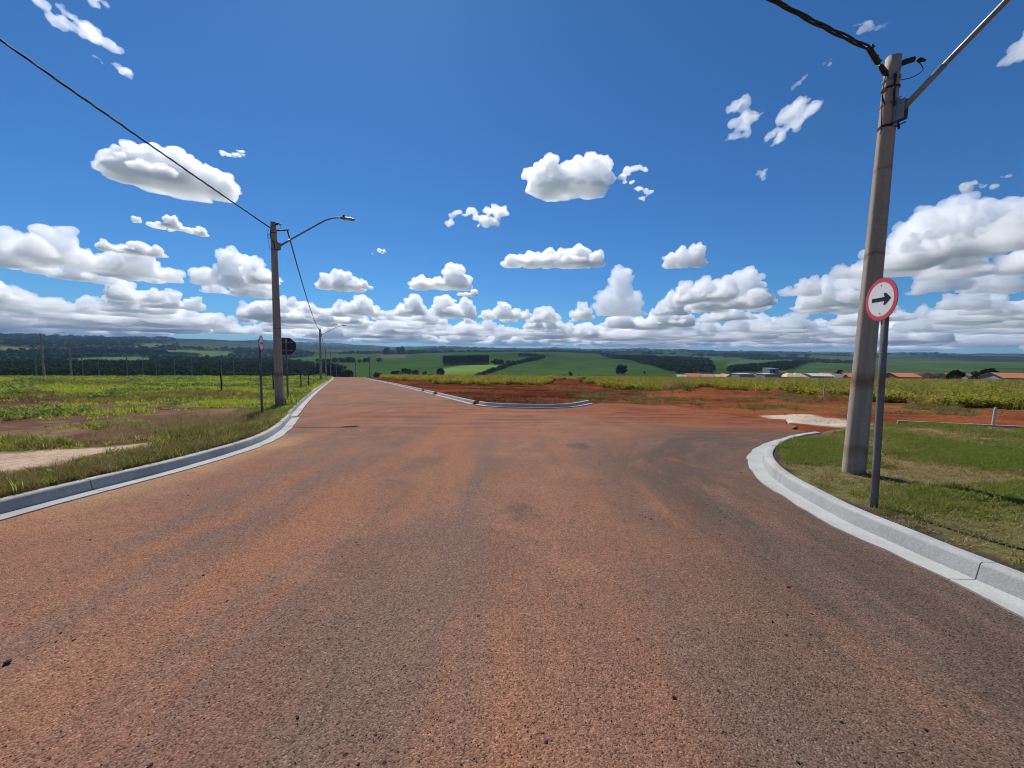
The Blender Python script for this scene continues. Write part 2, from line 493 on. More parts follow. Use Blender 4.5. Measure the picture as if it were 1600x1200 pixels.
# ------------------------------------------------------------------ road
def road_material():
    m = NT('dusty_asphalt')
    c = m.coord()
    sep = m.n('SeparateXYZ'); m.put(sep.inputs[0], c)
    x, y = sep.outputs[0], sep.outputs[1]
    # distance from the rounded corner of the right kerb
    ax = m.math('MAXIMUM', m.math('SUBTRACT', 8.45, x), 0.0)
    ay = m.math('MAXIMUM', m.math('SUBTRACT', y, 5.0), 0.0)
    dk = m.math('SUBTRACT', m.math('SQRT', m.math('ADD', m.math('MULTIPLY', ax, ax), m.math('MULTIPLY', ay, ay))), 5.0)
    ang = m.math('ARCTAN2', ay, ax)
    along = m.math('ADD', m.math('MULTIPLY', y, 0.35), m.math('MULTIPLY', ang, 1.5))
    cv = m.n('CombineXYZ'); m.put(cv.inputs[0], m.math('MULTIPLY', dk, 1.7)); m.put(cv.inputs[1], m.math('MULTIPLY', along, 0.9))
    tracks = m.noise(1.0, 6, 0.65, cv.outputs[0], 0.08)
    # base dust
    big = m.noise(0.16, 5, 0.55, c)
    mid = m.noise(0.9, 6, 0.62, c, 0.3)
    base = m.ramp(big, [(0.32, (0.165, 0.100, 0.074)), (0.50, (0.228, 0.120, 0.082)), (0.68, (0.285, 0.132, 0.080))])
    base = m.mix(m.ramp(mid, [(0.46, 0.0), (0.66, 0.65)]), base, (0.315, 0.160, 0.098))
    base = m.mix(m.ramp(m.noise(0.8, 6, 0.62, m.vmap(c, (1, 0.35, 1), (0, 0, R(10)), (7, 3, 0)), 0.3), [(0.52, 0.0), (0.72, 0.6)]), base, (0.140, 0.098, 0.076))
    # long streaks where wheels run
    sv = m.vmap(c, (1.3, 0.10, 1), (0, 0, R(7)))
    st = m.noise(1.0, 4, 0.55, sv, 0.2)
    base = m.mix(m.ramp(st, [(0.47, 0.0), (0.62, 0.7)]), base, (0.18, 0.118, 0.092))
    base = m.mix(m.ramp(m.noise(1.0, 4, 0.55, m.vmap(c, (1.1, 0.13, 1), (0, 0, R(-20)), (3, 9, 0)), 0.2), [(0.50, 0.0), (0.64, 0.6)]), base, (0.32, 0.140, 0.076))
    # swept asphalt bands following the right kerb
    swept = m.ramp(tracks, [(0.30, 0.25), (0.52, 1.0)])
    base_d = m.ramp(m.math('MULTIPLY', dk, 0.1), [(0.0, 0.75), (0.04, 0.95), (0.12, 0.9), (0.19, 0.5), (0.30, 0.0)])
    base = m.mix(m.math('MULTIPLY', swept, m.math('MULTIPLY', base_d, 0.9)), base, (0.088, 0.068, 0.056))
    redt = m.math('MULTIPLY', m.ramp(tracks, [(0.60, 0.0), (0.70, 1.0)]), base_d)
    base = m.mix(m.math('MULTIPLY', redt, 0.45), base, (0.26, 0.088, 0.052))
    # earth dragged out of the side street
    zone = m.math('MULTIPLY', m.ramp(m.math('MULTIPLY', m.math('SUBTRACT', y, 8.5), 0.16), [(0.0, 0.0), (1.0, 1.0)]),
                  m.ramp(m.math('MULTIPLY', m.math('SUBTRACT', 26.0, y), 0.16), [(0.0, 0.0), (1.0, 1.0)]))
    xs = m.ramp(m.math('MULTIPLY', m.math('ADD', x, 8.0), 0.0625), [(0.0, 0.0), (0.15, 0.45), (0.5, 0.85), (0.9, 1.0)])
    ez = m.math('MULTIPLY', zone, xs)
    ev = m.vmap(c, (0.22, 1.5, 1), (0, 0, R(-14)))
    en = m.noise(1.0, 6, 0.6, ev, 0.35)
    base = m.mix(m.math('MULTIPLY', m.ramp(en, [(0.44, 0.0), (0.58, 1.0)]), ez), base, (0.30, 0.105, 0.048))
    base = m.mix(m.math('MULTIPLY', m.ramp(m.noise(1.0, 6, 0.65, m.vmap(c, (0.3, 1.9, 1), (0, 0, R(-9)), (4, 2, 0)), 0.3), [(0.50, 0.0), (0.60, 0.85)]), ez), base, (0.105, 0.056, 0.040))
    endm = m.ramp(m.math('MULTIPLY', m.math('ADD', m.math('SUBTRACT', x, 1.8), m.math('MULTIPLY', m.math('SUBTRACT', mid, 0.5), 6.0)), 0.2), [(0.10, 0.0), (0.70, 1.0)])
    endz = m.math('MULTIPLY', endm, m.ramp(m.math('MULTIPLY', m.math('SUBTRACT', y, 10.0), 0.3), [(0, 0.0), (1, 1.0)]))
    earth = m.ramp(m.noise(1.0, 7, 0.7, m.vmap(c, (0.5, 2.4, 1), (0, 0, R(-8)))), [(0.32, (0.085, 0.036, 0.024)), (0.48, (0.21, 0.074, 0.036)), (0.66, (0.30, 0.096, 0.042))])
    base = m.mix(endz, base, earth)
    # pale sand washed against the left kerb
    dl = m.math('MULTIPLY', m.math('ADD', m.math('ADD', x, 5.2), m.math('MULTIPLY', m.math('SUBTRACT', mid, 0.5), 1.6)), 0.8)
    sl = m.math('MULTIPLY', m.ramp(dl, [(0.0, 1.0), (0.55, 0.0)]), m.math('MULTIPLY', m.ramp(m.math('MULTIPLY', m.math('SUBTRACT', y, 3.5), 0.7), [(0.0, 0.0), (1, 1.0)]),
                m.ramp(m.math('MULTIPLY', m.math('SUBTRACT', 10.0, y), 0.7), [(0.0, 0.0), (1.0, 1.0)])))
    base = m.mix(m.math('MULTIPLY', sl, 0.85), base, (0.38, 0.23, 0.13))
    # orange clay spots and dark oil spots, pale scuffs
    vs1 = m.voro(0.62, m.vmap(c, (1, 0.6, 1), (0, 0, 0.4)))
    base = m.mix(m.ramp(m.math('ADD', vs1, m.math('MULTIPLY', m.math('SUBTRACT', mid, 0.5), 0.35)), [(0.03, 0.7), (0.10, 0.0)]), base, (0.34, 0.125, 0.05))
    vs2 = m.voro(0.37, m.vmap(c, (1, 0.8, 1), (0, 0, -0.3), (5, 3, 0)))
    base = m.mix(m.ramp(m.math('ADD', vs2, m.math('MULTIPLY', m.math('SUBTRACT', m.noise(4, 5, 0.6, c), 0.5), 0.3)), [(0.03, 0.7), (0.13, 0.0)]), base, (0.07, 0.062, 0.058))
    # aggregate grain
    vc = m.voro(130, c, out='Color')
    sepc = m.n('SeparateColor'); m.put(sepc.inputs[0], vc)
    grain = m.ramp(sepc.outputs[0], [(0.0, 0.32), (0.22, 0.80), (0.6, 1.08), (0.93, 1.36), (1.0, 2.0)])
    base = m.mix(0.85, base, m.mix(1.0, base, grain, 'MULTIPLY'))
    g2 = m.ramp(m.noise(62, 6, 0.75, c), [(0.28, 0.55), (0.5, 1.0), (0.74, 1.35)])
    base = m.mix(0.8, base, m.mix(1.0, base, g2, 'MULTIPLY'))
    g3 = m.ramp(m.noise(13, 7, 0.8, c), [(0.30, 0.62), (0.5, 1.0), (0.70, 1.28)])
    base = m.mix(0.42, base, m.mix(1.0, base, g3, 'MULTIPLY'))
    specks = m.ramp(m.voro(5.5, m.vmap(c, loc=(1.7, 4.2, 0))), [(0.045, 0.2), (0.075, 1.0)])
    base = m.mix(0.8, base, m.mix(1.0, base, specks, 'MULTIPLY'))
    pits2 = m.ramp(m.voro(27, m.vmap(c, loc=(0.3, 2.2, 0))), [(0.12, 0.3), (0.24, 1.0)])
    base = m.mix(0.4, base, m.mix(1.0, base, pits2, 'MULTIPLY'))
    pits = m.ramp(m.voro(11, c), [(0.05, 0.25), (0.10, 1.0)])
    base = m.mix(0.7, base, m.mix(1.0, base, pits, 'MULTIPLY'))
    h = m.math('ADD', m.math('MULTIPLY', m.voro(130, c), -0.8), m.math('MULTIPLY', m.noise(62, 6, 0.7, c), 1.3))
    nrm = m.bump(h, 0.9, 0.006)
    nrm = m.bump(m.noise(1.2, 4, 0.5, c), 0.35, 0.05, nrm)
    return m.principled(base, 0.95, 0, nrm, 0.05)

bm = bmesh.new()
def outset(c, side, d):
    t = np.gradient(c, axis=0); t /= np.linalg.norm(t, axis=1)[:, None]
    n = np.stack([-t[:, 1], t[:, 0]], 1) * side
    return c + n * d
near_l = CL[(CL[:, 1] < 76)]; near_f = CF[(CF[:, 1] < 79)]
rp = np.vstack([outset(near_l, 1, 0.12), outset(near_f, 1, 0.12), ROAD_END, outset(CR, -1, 0.12)[::-1]])
bv = [bm.verts.new((p[0], p[1], float(plane(p[0], p[1])))) for p in rp]
bm.faces.new(bv)
bmesh.ops.triangulate(bm, faces=bm.faces[:], ngon_method='EAR_CLIP')
bmesh.ops.recalc_face_normals(bm, faces=bm.faces[:])
if sum(f.normal.z for f in bm.faces) < 0: bmesh.ops.reverse_faces(bm, faces=bm.faces[:])
# the stretch that runs over the brow
fl, fr = [], []
for t in np.linspace(0, 1, 24):
    p = np.array(near_l[-1]) * (1 - t) + np.array((-62, 135)) * t
    q = np.array(near_f[0]) * (1 - t) + np.array((-54, 138)) * t
    fl.append(bm.verts.new((p[0] - .1, p[1], float(base_ground(p[0], p[1])) + 0.0 + 0.06 * t)))
    fr.append(bm.verts.new((q[0] + .1, q[1], float(base_ground(q[0], q[1])) + 0.0 + 0.06 * t)))
for i in range(23):
    bm.faces.new((fl[i], fr[i], fr[i + 1], fl[i + 1]))
me = bpy.data.meshes.new('road'); bm.to_mesh(me); bm.free()
ROADMAT = road_material()
tag(link('road', me, ROADMAT), 'red dusted asphalt road bending left over the brow', 'road', kind='structure')

# ------------------------------------------------------------------ kerbs
def concrete(name, col, stain=(0.2, 0.14, 0.09), amt=0.5, scale=1.0, rough=0.85):
    m = NT(name)
    c = m.coord()
    a = m.ramp(m.noise(2.2 * scale, 7, 0.62, c), [(0.25, tuple(k * 0.80 for k in col)), (0.5, col), (0.75, tuple(min(1, k * 1.14) for k in col))])
    a = m.mix(m.ramp(m.noise(0.9 * scale, 6, 0.6, m.vmap(c, loc=(3, 1, 7))), [(0.55, 0.0), (0.75, amt)]), a, stain)
    a = m.mix(0.45, a, m.mix(1.0, a, m.ramp(m.noise(55 * scale, 5, 0.7, c), [(0.3, 0.6), (0.7, 1.3)]), 'MULTIPLY'))
    a = m.mix(0.6, a, m.mix(1.0, a, m.ramp(m.voro(16 * scale, c), [(0.03, 0.35), (0.08, 1.0)]), 'MULTIPLY'))
    h = m.math('ADD', m.noise(60 * scale, 6, 0.7, c), m.math('MULTIPLY', m.noise(7 * scale, 4, 0.5, c), 1.5))
    return m.principled(a, rough, 0, m.bump(h, 0.5, 0.006), 0.25)
KERBMAT = concrete('kerb_concrete', (0.39, 0.385, 0.365), (0.27, 0.19, 0.14), 0.55)
PROFILE = [(0.0, -0.09), (0.0, 0.014), (0.20, 0.006), (0.232, 0.010), (0.252, 0.128), (0.258, 0.140), (0.272, 0.150), (0.375, 0.150), (0.392, 0.140), (0.40, 0.12), (0.41, -0.15)]
def kerb_piece(name, c, side, parent, jitter=0.004, dz=0.0, shift=0.0, seed=0):
    rr = np.random.default_rng(seed)
    t = np.gradient(c, axis=0); t /= np.linalg.norm(t, axis=1)[:, None]
    n = np.stack([-t[:, 1], t[:, 0]], 1) * side
    V, Fc = [], []
    K = len(PROFILE)
    w = np.cumsum(rr.normal(0, 0.0022, len(c))); w -= np.linspace(w[0], w[-1], len(w))
    for i, p in enumerate(c):
        for k, (o, z) in enumerate(PROFILE):
            e = vnoise(p[0] * 2.3 + k, p[1] * 2.3) * 0.006 * (1 if 1 < k < 9 else 0)
            if k <= 1: o = o + float(fbm(p[0] * 3.3, p[1] * 3.3 + 5, 4)) * 0.05
            q = p + n[i] * (o + w[i] + shift)
            V.append((q[0], q[1], float(base_ground(q[0], q[1])) + z + e + (dz if k > 0 else 0)))
    for i in range(len(c) - 1):
        for k in range(K - 1):
            a, b = i * K + k, i * K + k + 1
            Fc.append((a, b, b + K, a + K) if side < 0 else (a, a + K, b + K, b))
    Fc.append(tuple(range(K))); Fc.append(tuple((len(c) - 1) * K + k for k in range(K)))
    me = bpy.data.meshes.new(name); me.from_pydata(V, [], Fc); me.update()
    b2 = bmesh.new(); b2.from_mesh(me); bmesh.ops.recalc_face_normals(b2, faces=b2.faces[:]); b2.to_mesh(me); b2.free()
    o = link(name, me, KERBMAT, parent)
    for p in me.polygons:
        p.use_smooth = len(p.vertices) == 4
    me.set_sharp_from_angle(angle=R(35))
    return o
def arc_cut(c, a, b):
    """slice of a polyline between arc lengths a and b"""
    s = np.concatenate([[0], np.cumsum(np.linalg.norm(np.diff(c, axis=0), axis=1))])
    b = min(b, s[-1])
    q = np.concatenate([[a], s[(s > a + 0.02) & (s < b - 0.02)], [b]])
    return np.stack([np.interp(q, s, c[:, 0]), np.interp(q, s, c[:, 1])], 1), s[-1]
def arc_at_y(c, y):
    s = np.concatenate([[0], np.cumsum(np.linalg.norm(np.diff(c, axis=0), axis=1))])
    return float(np.interp(y, c[:, 1], s))
kl = tag(empty('kerb'), 'light concrete kerb and gutter along the left verge', 'kerb', 'concrete kerbs of the junction', 'structure')
cuts = [0, arc_at_y(CL, 4.95), arc_at_y(CL, 7.6), arc_at_y(CL, 10.4), arc_at_y(CL, 13.3)]
for i in range(4):
    c, _ = arc_cut(CL, cuts[i] + 0.005, cuts[i + 1] - 0.006); kerb_piece('kerb_length', c, 1, kl, seed=i)
c, _ = arc_cut(CL, cuts[4], 400); kerb_piece('kerb_length', c, 1, kl, dz=0.035, shift=0.05, seed=9)
kr = tag(empty('kerb'), 'light concrete kerb and gutter curving round the lawn corner', 'kerb', 'concrete kerbs of the junction', 'structure')
cuts = [0, arc_at_y(CR, 2.86), arc_at_y(CR, 5.6), arc_at_y(CR, 8.6), 99]
for i in range(4):
    c, _ = arc_cut(CR, cuts[i] + 0.004, cuts[i + 1] - 0.004); kerb_piece('kerb_length', c, -1, kr, seed=20 + i)
kf = tag(empty('kerb'), 'broken concrete kerb along the far side turning into the side street', 'kerb', 'concrete kerbs of the junction', 'structure')
sF = np.concatenate([[0], np.cumsum(np.linalg.norm(np.diff(CF, axis=0), axis=1))])
i_c = int(np.argmin(np.abs(CF[:, 1] - 19.0) + (CF[:, 0] > 0) * 99))
def sF_at(y):
    k = np.arange(i_c + 1); return float(np.interp(-y, -CF[k, 1], sF[k]))
for n_, (a, b) in enumerate([(0, sF_at(33.0)), (sF_at(32.2), sF_at(28.6)), (sF_at(27.6), sF_at(19.6))]):
    c, _ = arc_cut(CF, a, b); kerb_piece('kerb_length', c, 1, kf, seed=30 + n_)
c, _ = arc_cut(CF, sF_at(18.5), sF[-1]); kerb_piece('kerb_length', c, 1, kf, seed=40, dz=0.03)

# thin concrete edging at the back of the lawn
mb = MB()
ed = [(12.2, 12.02), (12.78, 11.72), (13.95, 11.12), (14.6, 10.78), (17.5, 9.0), (21, 6.6)]
for p, q in zip(ed[:-1], ed[1:]):
    d = Vector((q[0] - p[0], q[1] - p[1], 0)); L = d.length; an = math.atan2(d.y, d.x)
    mx, my = (p[0] + q[0]) / 2, (p[1] + q[1]) / 2
    mb.box((mx, my, float(plane(mx, my)) + 0.06), (L, 0.09, 0.22), Matrix.Rotation(an, 3, 'Z') @ Matrix.Rotation(-math.atan2(float(plane(*q) - plane(*p)), L), 3, 'Y'))
tag(mb.build('edging_strip', concrete('edging_concrete', (0.30, 0.28, 0.25), (0.22, 0.14, 0.09), 0.7)), 'thin pale concrete edging strip behind the lawn', 'edging')

# ------------------------------------------------------------------ street lamps
def pole_material(name, col, dark):
    m = NT(name)
    c = m.coord()
    streak = m.vmap(c, (9, 9, 0.35))
    a = m.ramp(m.noise(1.0, 6, 0.6, streak), [(0.3, tuple(k * 0.72 for k in col)), (0.6, col), (0.8, tuple(k * 1.12 for k in col))])
    a = m.mix(m.ramp(m.noise(1.3, 5, 0.6, m.vmap(c, (1, 1, 0.6), loc=(2, 4, 1))), [(0.56, 0.0), (0.72, 0.7)]), a, (0.27, 0.15, 0.085))
    a = m.mix(0.5, a, m.mix(1.0, a, m.ramp(m.noise(40, 5, 0.7, c), [(0.3, 0.7), (0.7, 1.25)]), 'MULTIPLY'))
    a = m.mix(m.ramp(m.voro(3.2, m.vmap(c, (1, 1, .4))), [(0.04, 0.6), (0.09, 0.0)]), a, dark)
    z = m.n('SeparateXYZ'); m.put(z.inputs[0], c)
    wob = m.math('MULTIPLY', m.math('SUBTRACT', m.noise(3.5, 5, 0.65, c), 0.5), 0.35)
    for zz, wd, st in ((1.42, 0.16, 0.75), (3.22, 0.05, 0.7), (0.35, 0.12, 0.5), (4.4, 0.04, 0.5)):
        dz_ = m.math('ABSOLUTE', m.math('SUBTRACT', m.math('ADD', z.outputs[2], wob), zz))
        a = m.mix(m.ramp(dz_, [(0.0, st), (wd, 0.0)]), a, (0.17, 0.085, 0.05))
    h = m.math('ADD', m.noise(45, 6, 0.7, c), m.math('MULTIPLY', m.noise(6, 4, 0.5, c), 1.2))
    return m.principled(a, 0.9, 0, m.bump(h, 0.4, 0.008), 0.2)
POLEMAT = pole_material('pole_concrete', (0.42, 0.35, 0.275), (0.10, 0.08, 0.07))
GALV = simple_mat('galvanised_steel', (0.25, 0.25, 0.26), 0.5, 0.6, 0.2, 12)
BLACK = simple_mat('black_plastic', (0.018, 0.018, 0.02), 0.5, 0, 0.3, 20)
CABLEMAT = simple_mat('cable_sheath', (0.028, 0.024, 0.024), 0.55, 0, 0.3, 30)
LAMPMAT = simple_mat('lamp_housing', (0.16, 0.16, 0.17), 0.5, 0.2, 0.2, 20)
LENS = simple_mat('lamp_lens', (0.55, 0.55, 0.50), 0.25, 0, 0.05, 20, spec=0.6)
def pole_mesh(h, w0, d0, w1, d1, groove_at, n=40, sink=0.4, rings=26):
    V, Fc = [], []
    zs = np.linspace(-sink, h, rings)
    for z in zs:
        t = max(0, z) / h
        w = w0 + (w1 - w0) * t; d = d0 + (d1 - d0) * t
        for k in range(n):
            a = 2 * math.pi * k / n
            ca, sa = math.cos(a), math.sin(a)
            e = 2 / 3.2
            px = math.copysign(abs(ca) ** e, ca) * w / 2; py = math.copysign(abs(sa) ** e, sa) * d / 2
            s = 1.0
            for g in groove_at:
                dd = abs((a - g + math.pi) % (2 * math.pi) - math.pi)
                s -= 0.11 * max(0, 1 - dd / 0.17) ** 0.5 if dd < 0.17 else 0
            V.append((px * s, py * s, z))
    for i in range(rings - 1):
        for k in range(n):
            Fc.append((i * n + k, i * n + (k + 1) % n, (i + 1) * n + (k + 1) % n, (i + 1) * n + k))
    Fc.append(tuple((rings - 1) * n + k for k in range(n)))
    me = bpy.data.meshes.new('pole'); me.from_pydata(V, [], Fc); me.update()
    for p in me.polygons: p.use_smooth = len(p.vertices) == 4
    return me
def band(mb, w, d, z, n=28, hgt=0.03, grow=0.006):
    V, Fc = [], []
    for zz in (z - hgt / 2, z + hgt / 2):
        for gr in (grow, 0.0):
            for k in range(n):
                a = 2 * math.pi * k / n; e = 2 / 3.2
                ca, sa = math.cos(a), math.sin(a)
                V.append((math.copysign(abs(ca) ** e, ca) * (w / 2 + gr), math.copysign(abs(sa) ** e, sa) * (d / 2 + gr), zz))
    for k in range(n):
        q = (k + 1) % n
        Fc += [(k, q, 2 * n + q, 2 * n + k), (2 * n + k, 2 * n + q, 3 * n + q, 3 * n + k), (n + k, n + q, q, k)]
    mb.add(V, Fc)
def lamp_post(label, base, h, w0, d0, w1, d1, yaw, arm_dir, arm_h, arm_len=2.3, rise=0.6, grooves=(), fine=True, group='street lamps on concrete poles'):
    """local +X faces the way the section is turned by yaw; arm_dir is a world direction"""
    root = tag(empty('lamp_post', base, yaw), label, 'lamp post', group)
    link('pole', pole_mesh(h, w0, d0, w1, d1, grooves), POLEMAT, root)
    ad = Matrix.Rotation(-yaw, 3, 'Z') @ Vector((arm_dir[0], arm_dir[1], 0)).normalized()
    pr = (w1 + d1) / 4 + 0.03
    t = arm_h / h; wz, dz_ = w0 + (w1 - w0) * t, d0 + (d1 - d0) * t
    pts = []
    p0 = ad * pr + Vector((0, 0, arm_h))
    for k in range(9): pts.append(p0 + ad * (arm_len * 0.8 * k / 8) + Vector((0, 0, rise * arm_len * 0.8 * k / 8)))
    e = pts[-1]; sl = rise
    for k in range(1, 9):
        s2 = sl * (1 - k / 8) + 0.06
        e = e + (ad * 1.0 + Vector((0, 0, s2))) * (arm_len * 0.4 / 8)
        pts.append(e)
    MB().tube(pts, 0.030 if fine else 0.035, 12).build('arm', GALV, root, True)
    MB().tube([p0 - ad * 0.01 - Vector((0, 0, 0.03)), p0 + ad * 0.45 + Vector((0, 0, 0.45 * rise - 0.0))], 0.036, 12).build('arm_sleeve', GALV, root, True)
    # bracket plate with two clamps
    br = MB()
    side = ad.cross(Vector((0, 0, 1)))
    M = Matrix((ad, side, Vector((0, 0, 1)))).transposed()
    br.box(ad * (pr - 0.005) + Vector((0, 0, arm_h + 0.02)), (0.02, 0.10, 0.36), M)
    br.box(ad * (pr + 0.05) + side * 0.04 + Vector((0, 0, arm_h + 0.02)), (0.10, 0.008, 0.26), M)
    br.box(ad * (pr + 0.05) - side * 0.04 + Vector((0, 0, arm_h + 0.02)), (0.10, 0.008, 0.26), M)
    br.build('bracket', GALV, root)
    for zz in (arm_h - 0.13, arm_h + 0.17):
        t = zz / h
        cl = MB(); band(cl, w0 + (w1 - w0) * t, d0 + (d1 - d0) * t, zz); 
        cl.tube([ad * (pr - 0.02) + side * 0.07 + Vector((0, 0, zz)), ad * (pr + 0.07) + side * 0.07 + Vector((0, 0, zz))], 0.008, 6)
        cl.tube([ad * (pr - 0.02) - side * 0.07 + Vector((0, 0, zz)), ad * (pr + 0.07) - side * 0.07 + Vector((0, 0, zz))], 0.008, 6)
        cl.build('clamp_band', GALV if zz > arm_h else BLACK, root)
    # luminaire
    hd = ad.copy(); e0 = pts[-1]
    lm = MB()
    prof = [(-0.06, 0.035, 0.03), (0.02, 0.07, 0.045), (0.12, 0.11, 0.06), (0.34, 0.12, 0.055), (0.46, 0.10, 0.035), (0.50, 0.06, 0.02)]
    V, Fc = [], []
    for (s_, hw, hh) in prof:
        for (a_, b_) in ((-1, -0.6), (1, -0.6), (1, 0.3), (0.6, 1), (-0.6, 1), (-1, 0.3)):
            V.append(e0 + hd * s_ + side * (hw * a_) + Vector((0, 0, hh * b_)))
    for i in range(len(prof) - 1):
        for k in range(6):
            Fc.append((i * 6 + k, i * 6 + (k + 1) % 6, (i + 1) * 6 + (k + 1) % 6, (i + 1) * 6 + k))
    Fc += [tuple(range(5, -1, -1)), tuple((len(prof) - 1) * 6 + k for k in range(6))]
    lm.add(V, Fc)
    head = lm.build('lamp_head', LAMPMAT, root)
    MB().box(e0 + hd * 0.24 - Vector((0, 0, 0.037)), (0.22, 0.17, 0.012), M).build('lens', LENS, head)
    MB().tube([e0 + hd * 0.08 + Vector((0, 0, 0.05)), e0 + hd * 0.08 + Vector((0, 0, 0.13)), e0 + hd * 0.08 + Vector((0, 0, 0.15))], [0.04, 0.04, 0.022], 12).build('photocell', BLACK, head, True)
    return root
def fittings(root, h, w1, d1, out_dirs, yaw):
    """dead-end clamps, connectors and loose wires at a pole head"""
    c = MB(); band(c, w1 + 0.012, d1 + 0.012, h - 0.30, hgt=0.04); c.build('clamp_band', GALV, root)
    c = MB(); band(c, w1 + 0.016, d1 + 0.016, h - 0.42, hgt=0.025); c.build('clamp_band', BLACK, root)
    for i, dv in enumerate(out_dirs):
        d = Matrix.Rotation(-yaw, 3, 'Z') @ Vector((dv[0], dv[1], 0)).normalized()
        r0 = (w1 + d1) / 4
        k = MB()
        k.tube([d * (r0 - .02) + Vector((0, 0, h - .28)), d * (r0 + .10) + Vector((0, 0, h - .26))], 0.012, 8)
        k.tube([d * (r0 + .06) + Vector((0, 0, h - .27)), d * (r0 + .10) + Vector((0, 0, h - .26)), d * (r0 + .22) + Vector((0, 0, h - .22)), d * (r0 + .26) + Vector((0, 0, h - .21))], [0.02, 0.034, 0.03, 0.018], 8)
        k.tube([d * (r0 + .28) + Vector((0, 0, h - .20)), d * (r0 + .32) + Vector((0, 0, h - .19)), d * (r0 + .55) + Vector((0, 0, h - .10)), d * (r0 + .60) + Vector((0, 0, h - .08))], [0.018, 0.034, 0.031, 0.018], 8)
        for q in range(7):
            a = q * 0.9
            k.tube([d * (r0 + .32 + .035 * q) + Vector((0, 0, h - .18 + .012 * q)), d * (r0 + .33 + .035 * q) + Vector((0.05 * math.cos(a), 0.05 * math.sin(a), h - .18 + .012 * q + 0.07 * abs(math.sin(a * 1.7))))], 0.012, 6)
        k.build('cable_clamp', BLACK, root, True)
    # connector on the other side with loose tails
    d = Matrix.Rotation(-yaw, 3, 'Z') @ Vector((0.9, -0.25, 0)).normalized(); r0 = (w1 + d1) / 4
    k = MB()
    k.tube([d * (r0 - .02) + Vector((0, 0, h - .12)), d * (r0 + .05) + Vector((0, 0, h - .09)), d * (r0 + .16) + Vector((0, 0, h - .07)), d * (r0 + .17) + Vector((0, 0, h - .07))], [0.014, 0.04, 0.035, 0.012], 8)
    k.tube([d * (r0 + .19) + Vector((0, 0, h - .08)), d * (r0 + .22) + Vector((0, 0, h - .09)), d * (r0 + .29) + Vector((0, 0, h - .11))], [0.012, 0.032, 0.012], 8)
    k.build('connector', BLACK, root, True)
    wv = MB()
    loop = lambda P, r_=0.006: wv.tube(catm3(P), r_, 6)
    loop([d * (r0 + .2) + Vector((0, 0, h - .09)), d * (r0 + .27) + Vector((0, 0, h - .22)), d * (r0 + .16) + Vector((0, 0, h - .30)), d * r0 + Vector((0, 0, h - .32))])
    wv.build('wire', BLACK, root, True)
    wv = MB()
    f = Matrix.Rotation(-yaw, 3, 'Z') @ Vector((-0.35, -0.93, 0)).normalized()
    rr_ = r0 + .025
    g = Matrix.Rotation(-yaw, 3, 'Z') @ Vector((0.55, -0.83, 0)).normalized()
    loop([f * rr_ + Vector((0, 0, h - .28)), f * (rr_ + .02) + Vector((0, 0, h - .6)), g * rr_ + Vector((0, 0, h - .85)), g * (rr_ + .03) + Vector((0, 0, h - 1.0))], 0.014)
    wv.build('wire', BLACK, root, True)
    wv = MB()
    l = Matrix.Rotation(-yaw, 3, 'Z') @ Vector((-0.9, -0.4, 0)).normalized()
    loop([l * (rr_ + .06) + Vector((0, 0, h - .30)), l * (rr_ + .09) + Vector((0, 0, h - .55)), l * (rr_ + .04) + Vector((0, 0, h - .95)), l * (rr_ + .06) + Vector((0, 0, h - 1.05))], 0.006)
    loop([l * (rr_ + .0) + Vector((0, 0, h - .45)), l * (rr_ + .09) + Vector((0, 0, h - .55)), l * (rr_ + .01) + Vector((0, 0, h - .65))], 0.009)
    wv.build('wire', BLACK, root, True)
    # pale strap round the head
    st = MB()
    a_ = [Matrix.Rotation(-yaw, 3, 'Z') @ Vector((math.sin(t), -math.cos(t), 0)) for t in np.linspace(-1.0, 1.0, 9)]
    st.tube([v * (r0 + .012) + Vector((0, 0, h - .30 + .16 * i / 8)) for i, v in enumerate(a_)], 0.010, 6)
    st.build('strap', GALV, root, True)
def catm3(P, n=8):
    P = [Vector(p) for p in P]
    P = [2 * P[0] - P[1]] + P + [2 * P[-1] - P[-2]]
    out = []
    for i in range(1, len(P) - 2):
        for k in range(n):
            t = k / n
            out.append(0.5 * ((2 * P[i]) + (-P[i - 1] + P[i + 1]) * t + (2 * P[i - 1] - 5 * P[i] + 4 * P[i + 1] - P[i + 2]) * t * t + (-P[i - 1] + 3 * P[i] - 3 * P[i + 1] + P[i + 2]) * t ** 3))
    out.append(P[-2])
    return out
# the near pole on the lawn
PR = (5.20, 5.70); HR = 5.90
yawR = R(-20)
zR = float(plane(*PR)) + 0.11
rootR = lamp_post('tall concrete lamp post on the lawn corner, stained and grooved', (*PR, zR), HR, 0.265, 0.235, 0.160, 0.140, yawR, (0.3, -0.95), HR - 0.80, 2.2, 0.75, grooves=(R(-42),))
fittings(rootR, HR, 0.160, 0.140, [(-0.9, -0.42)], yawR)
# the pole on the left verge
PL = (-9.46, 15.54); HL = 7.37
zL = float(plane(*PL)) + 0.09
yawL = R(24)
rootL = lamp_post('concrete lamp post on the left verge with its lamp over the road', (*PL, zL), HL, 0.33, 0.29, 0.20, 0.175, yawL, (0.914, 0.407), HL - 0.92, 1.95, 0.74, grooves=(R(-60),))
fittings(rootL, HL, 0.20, 0.175, [(0.35, 0.9)], yawL)
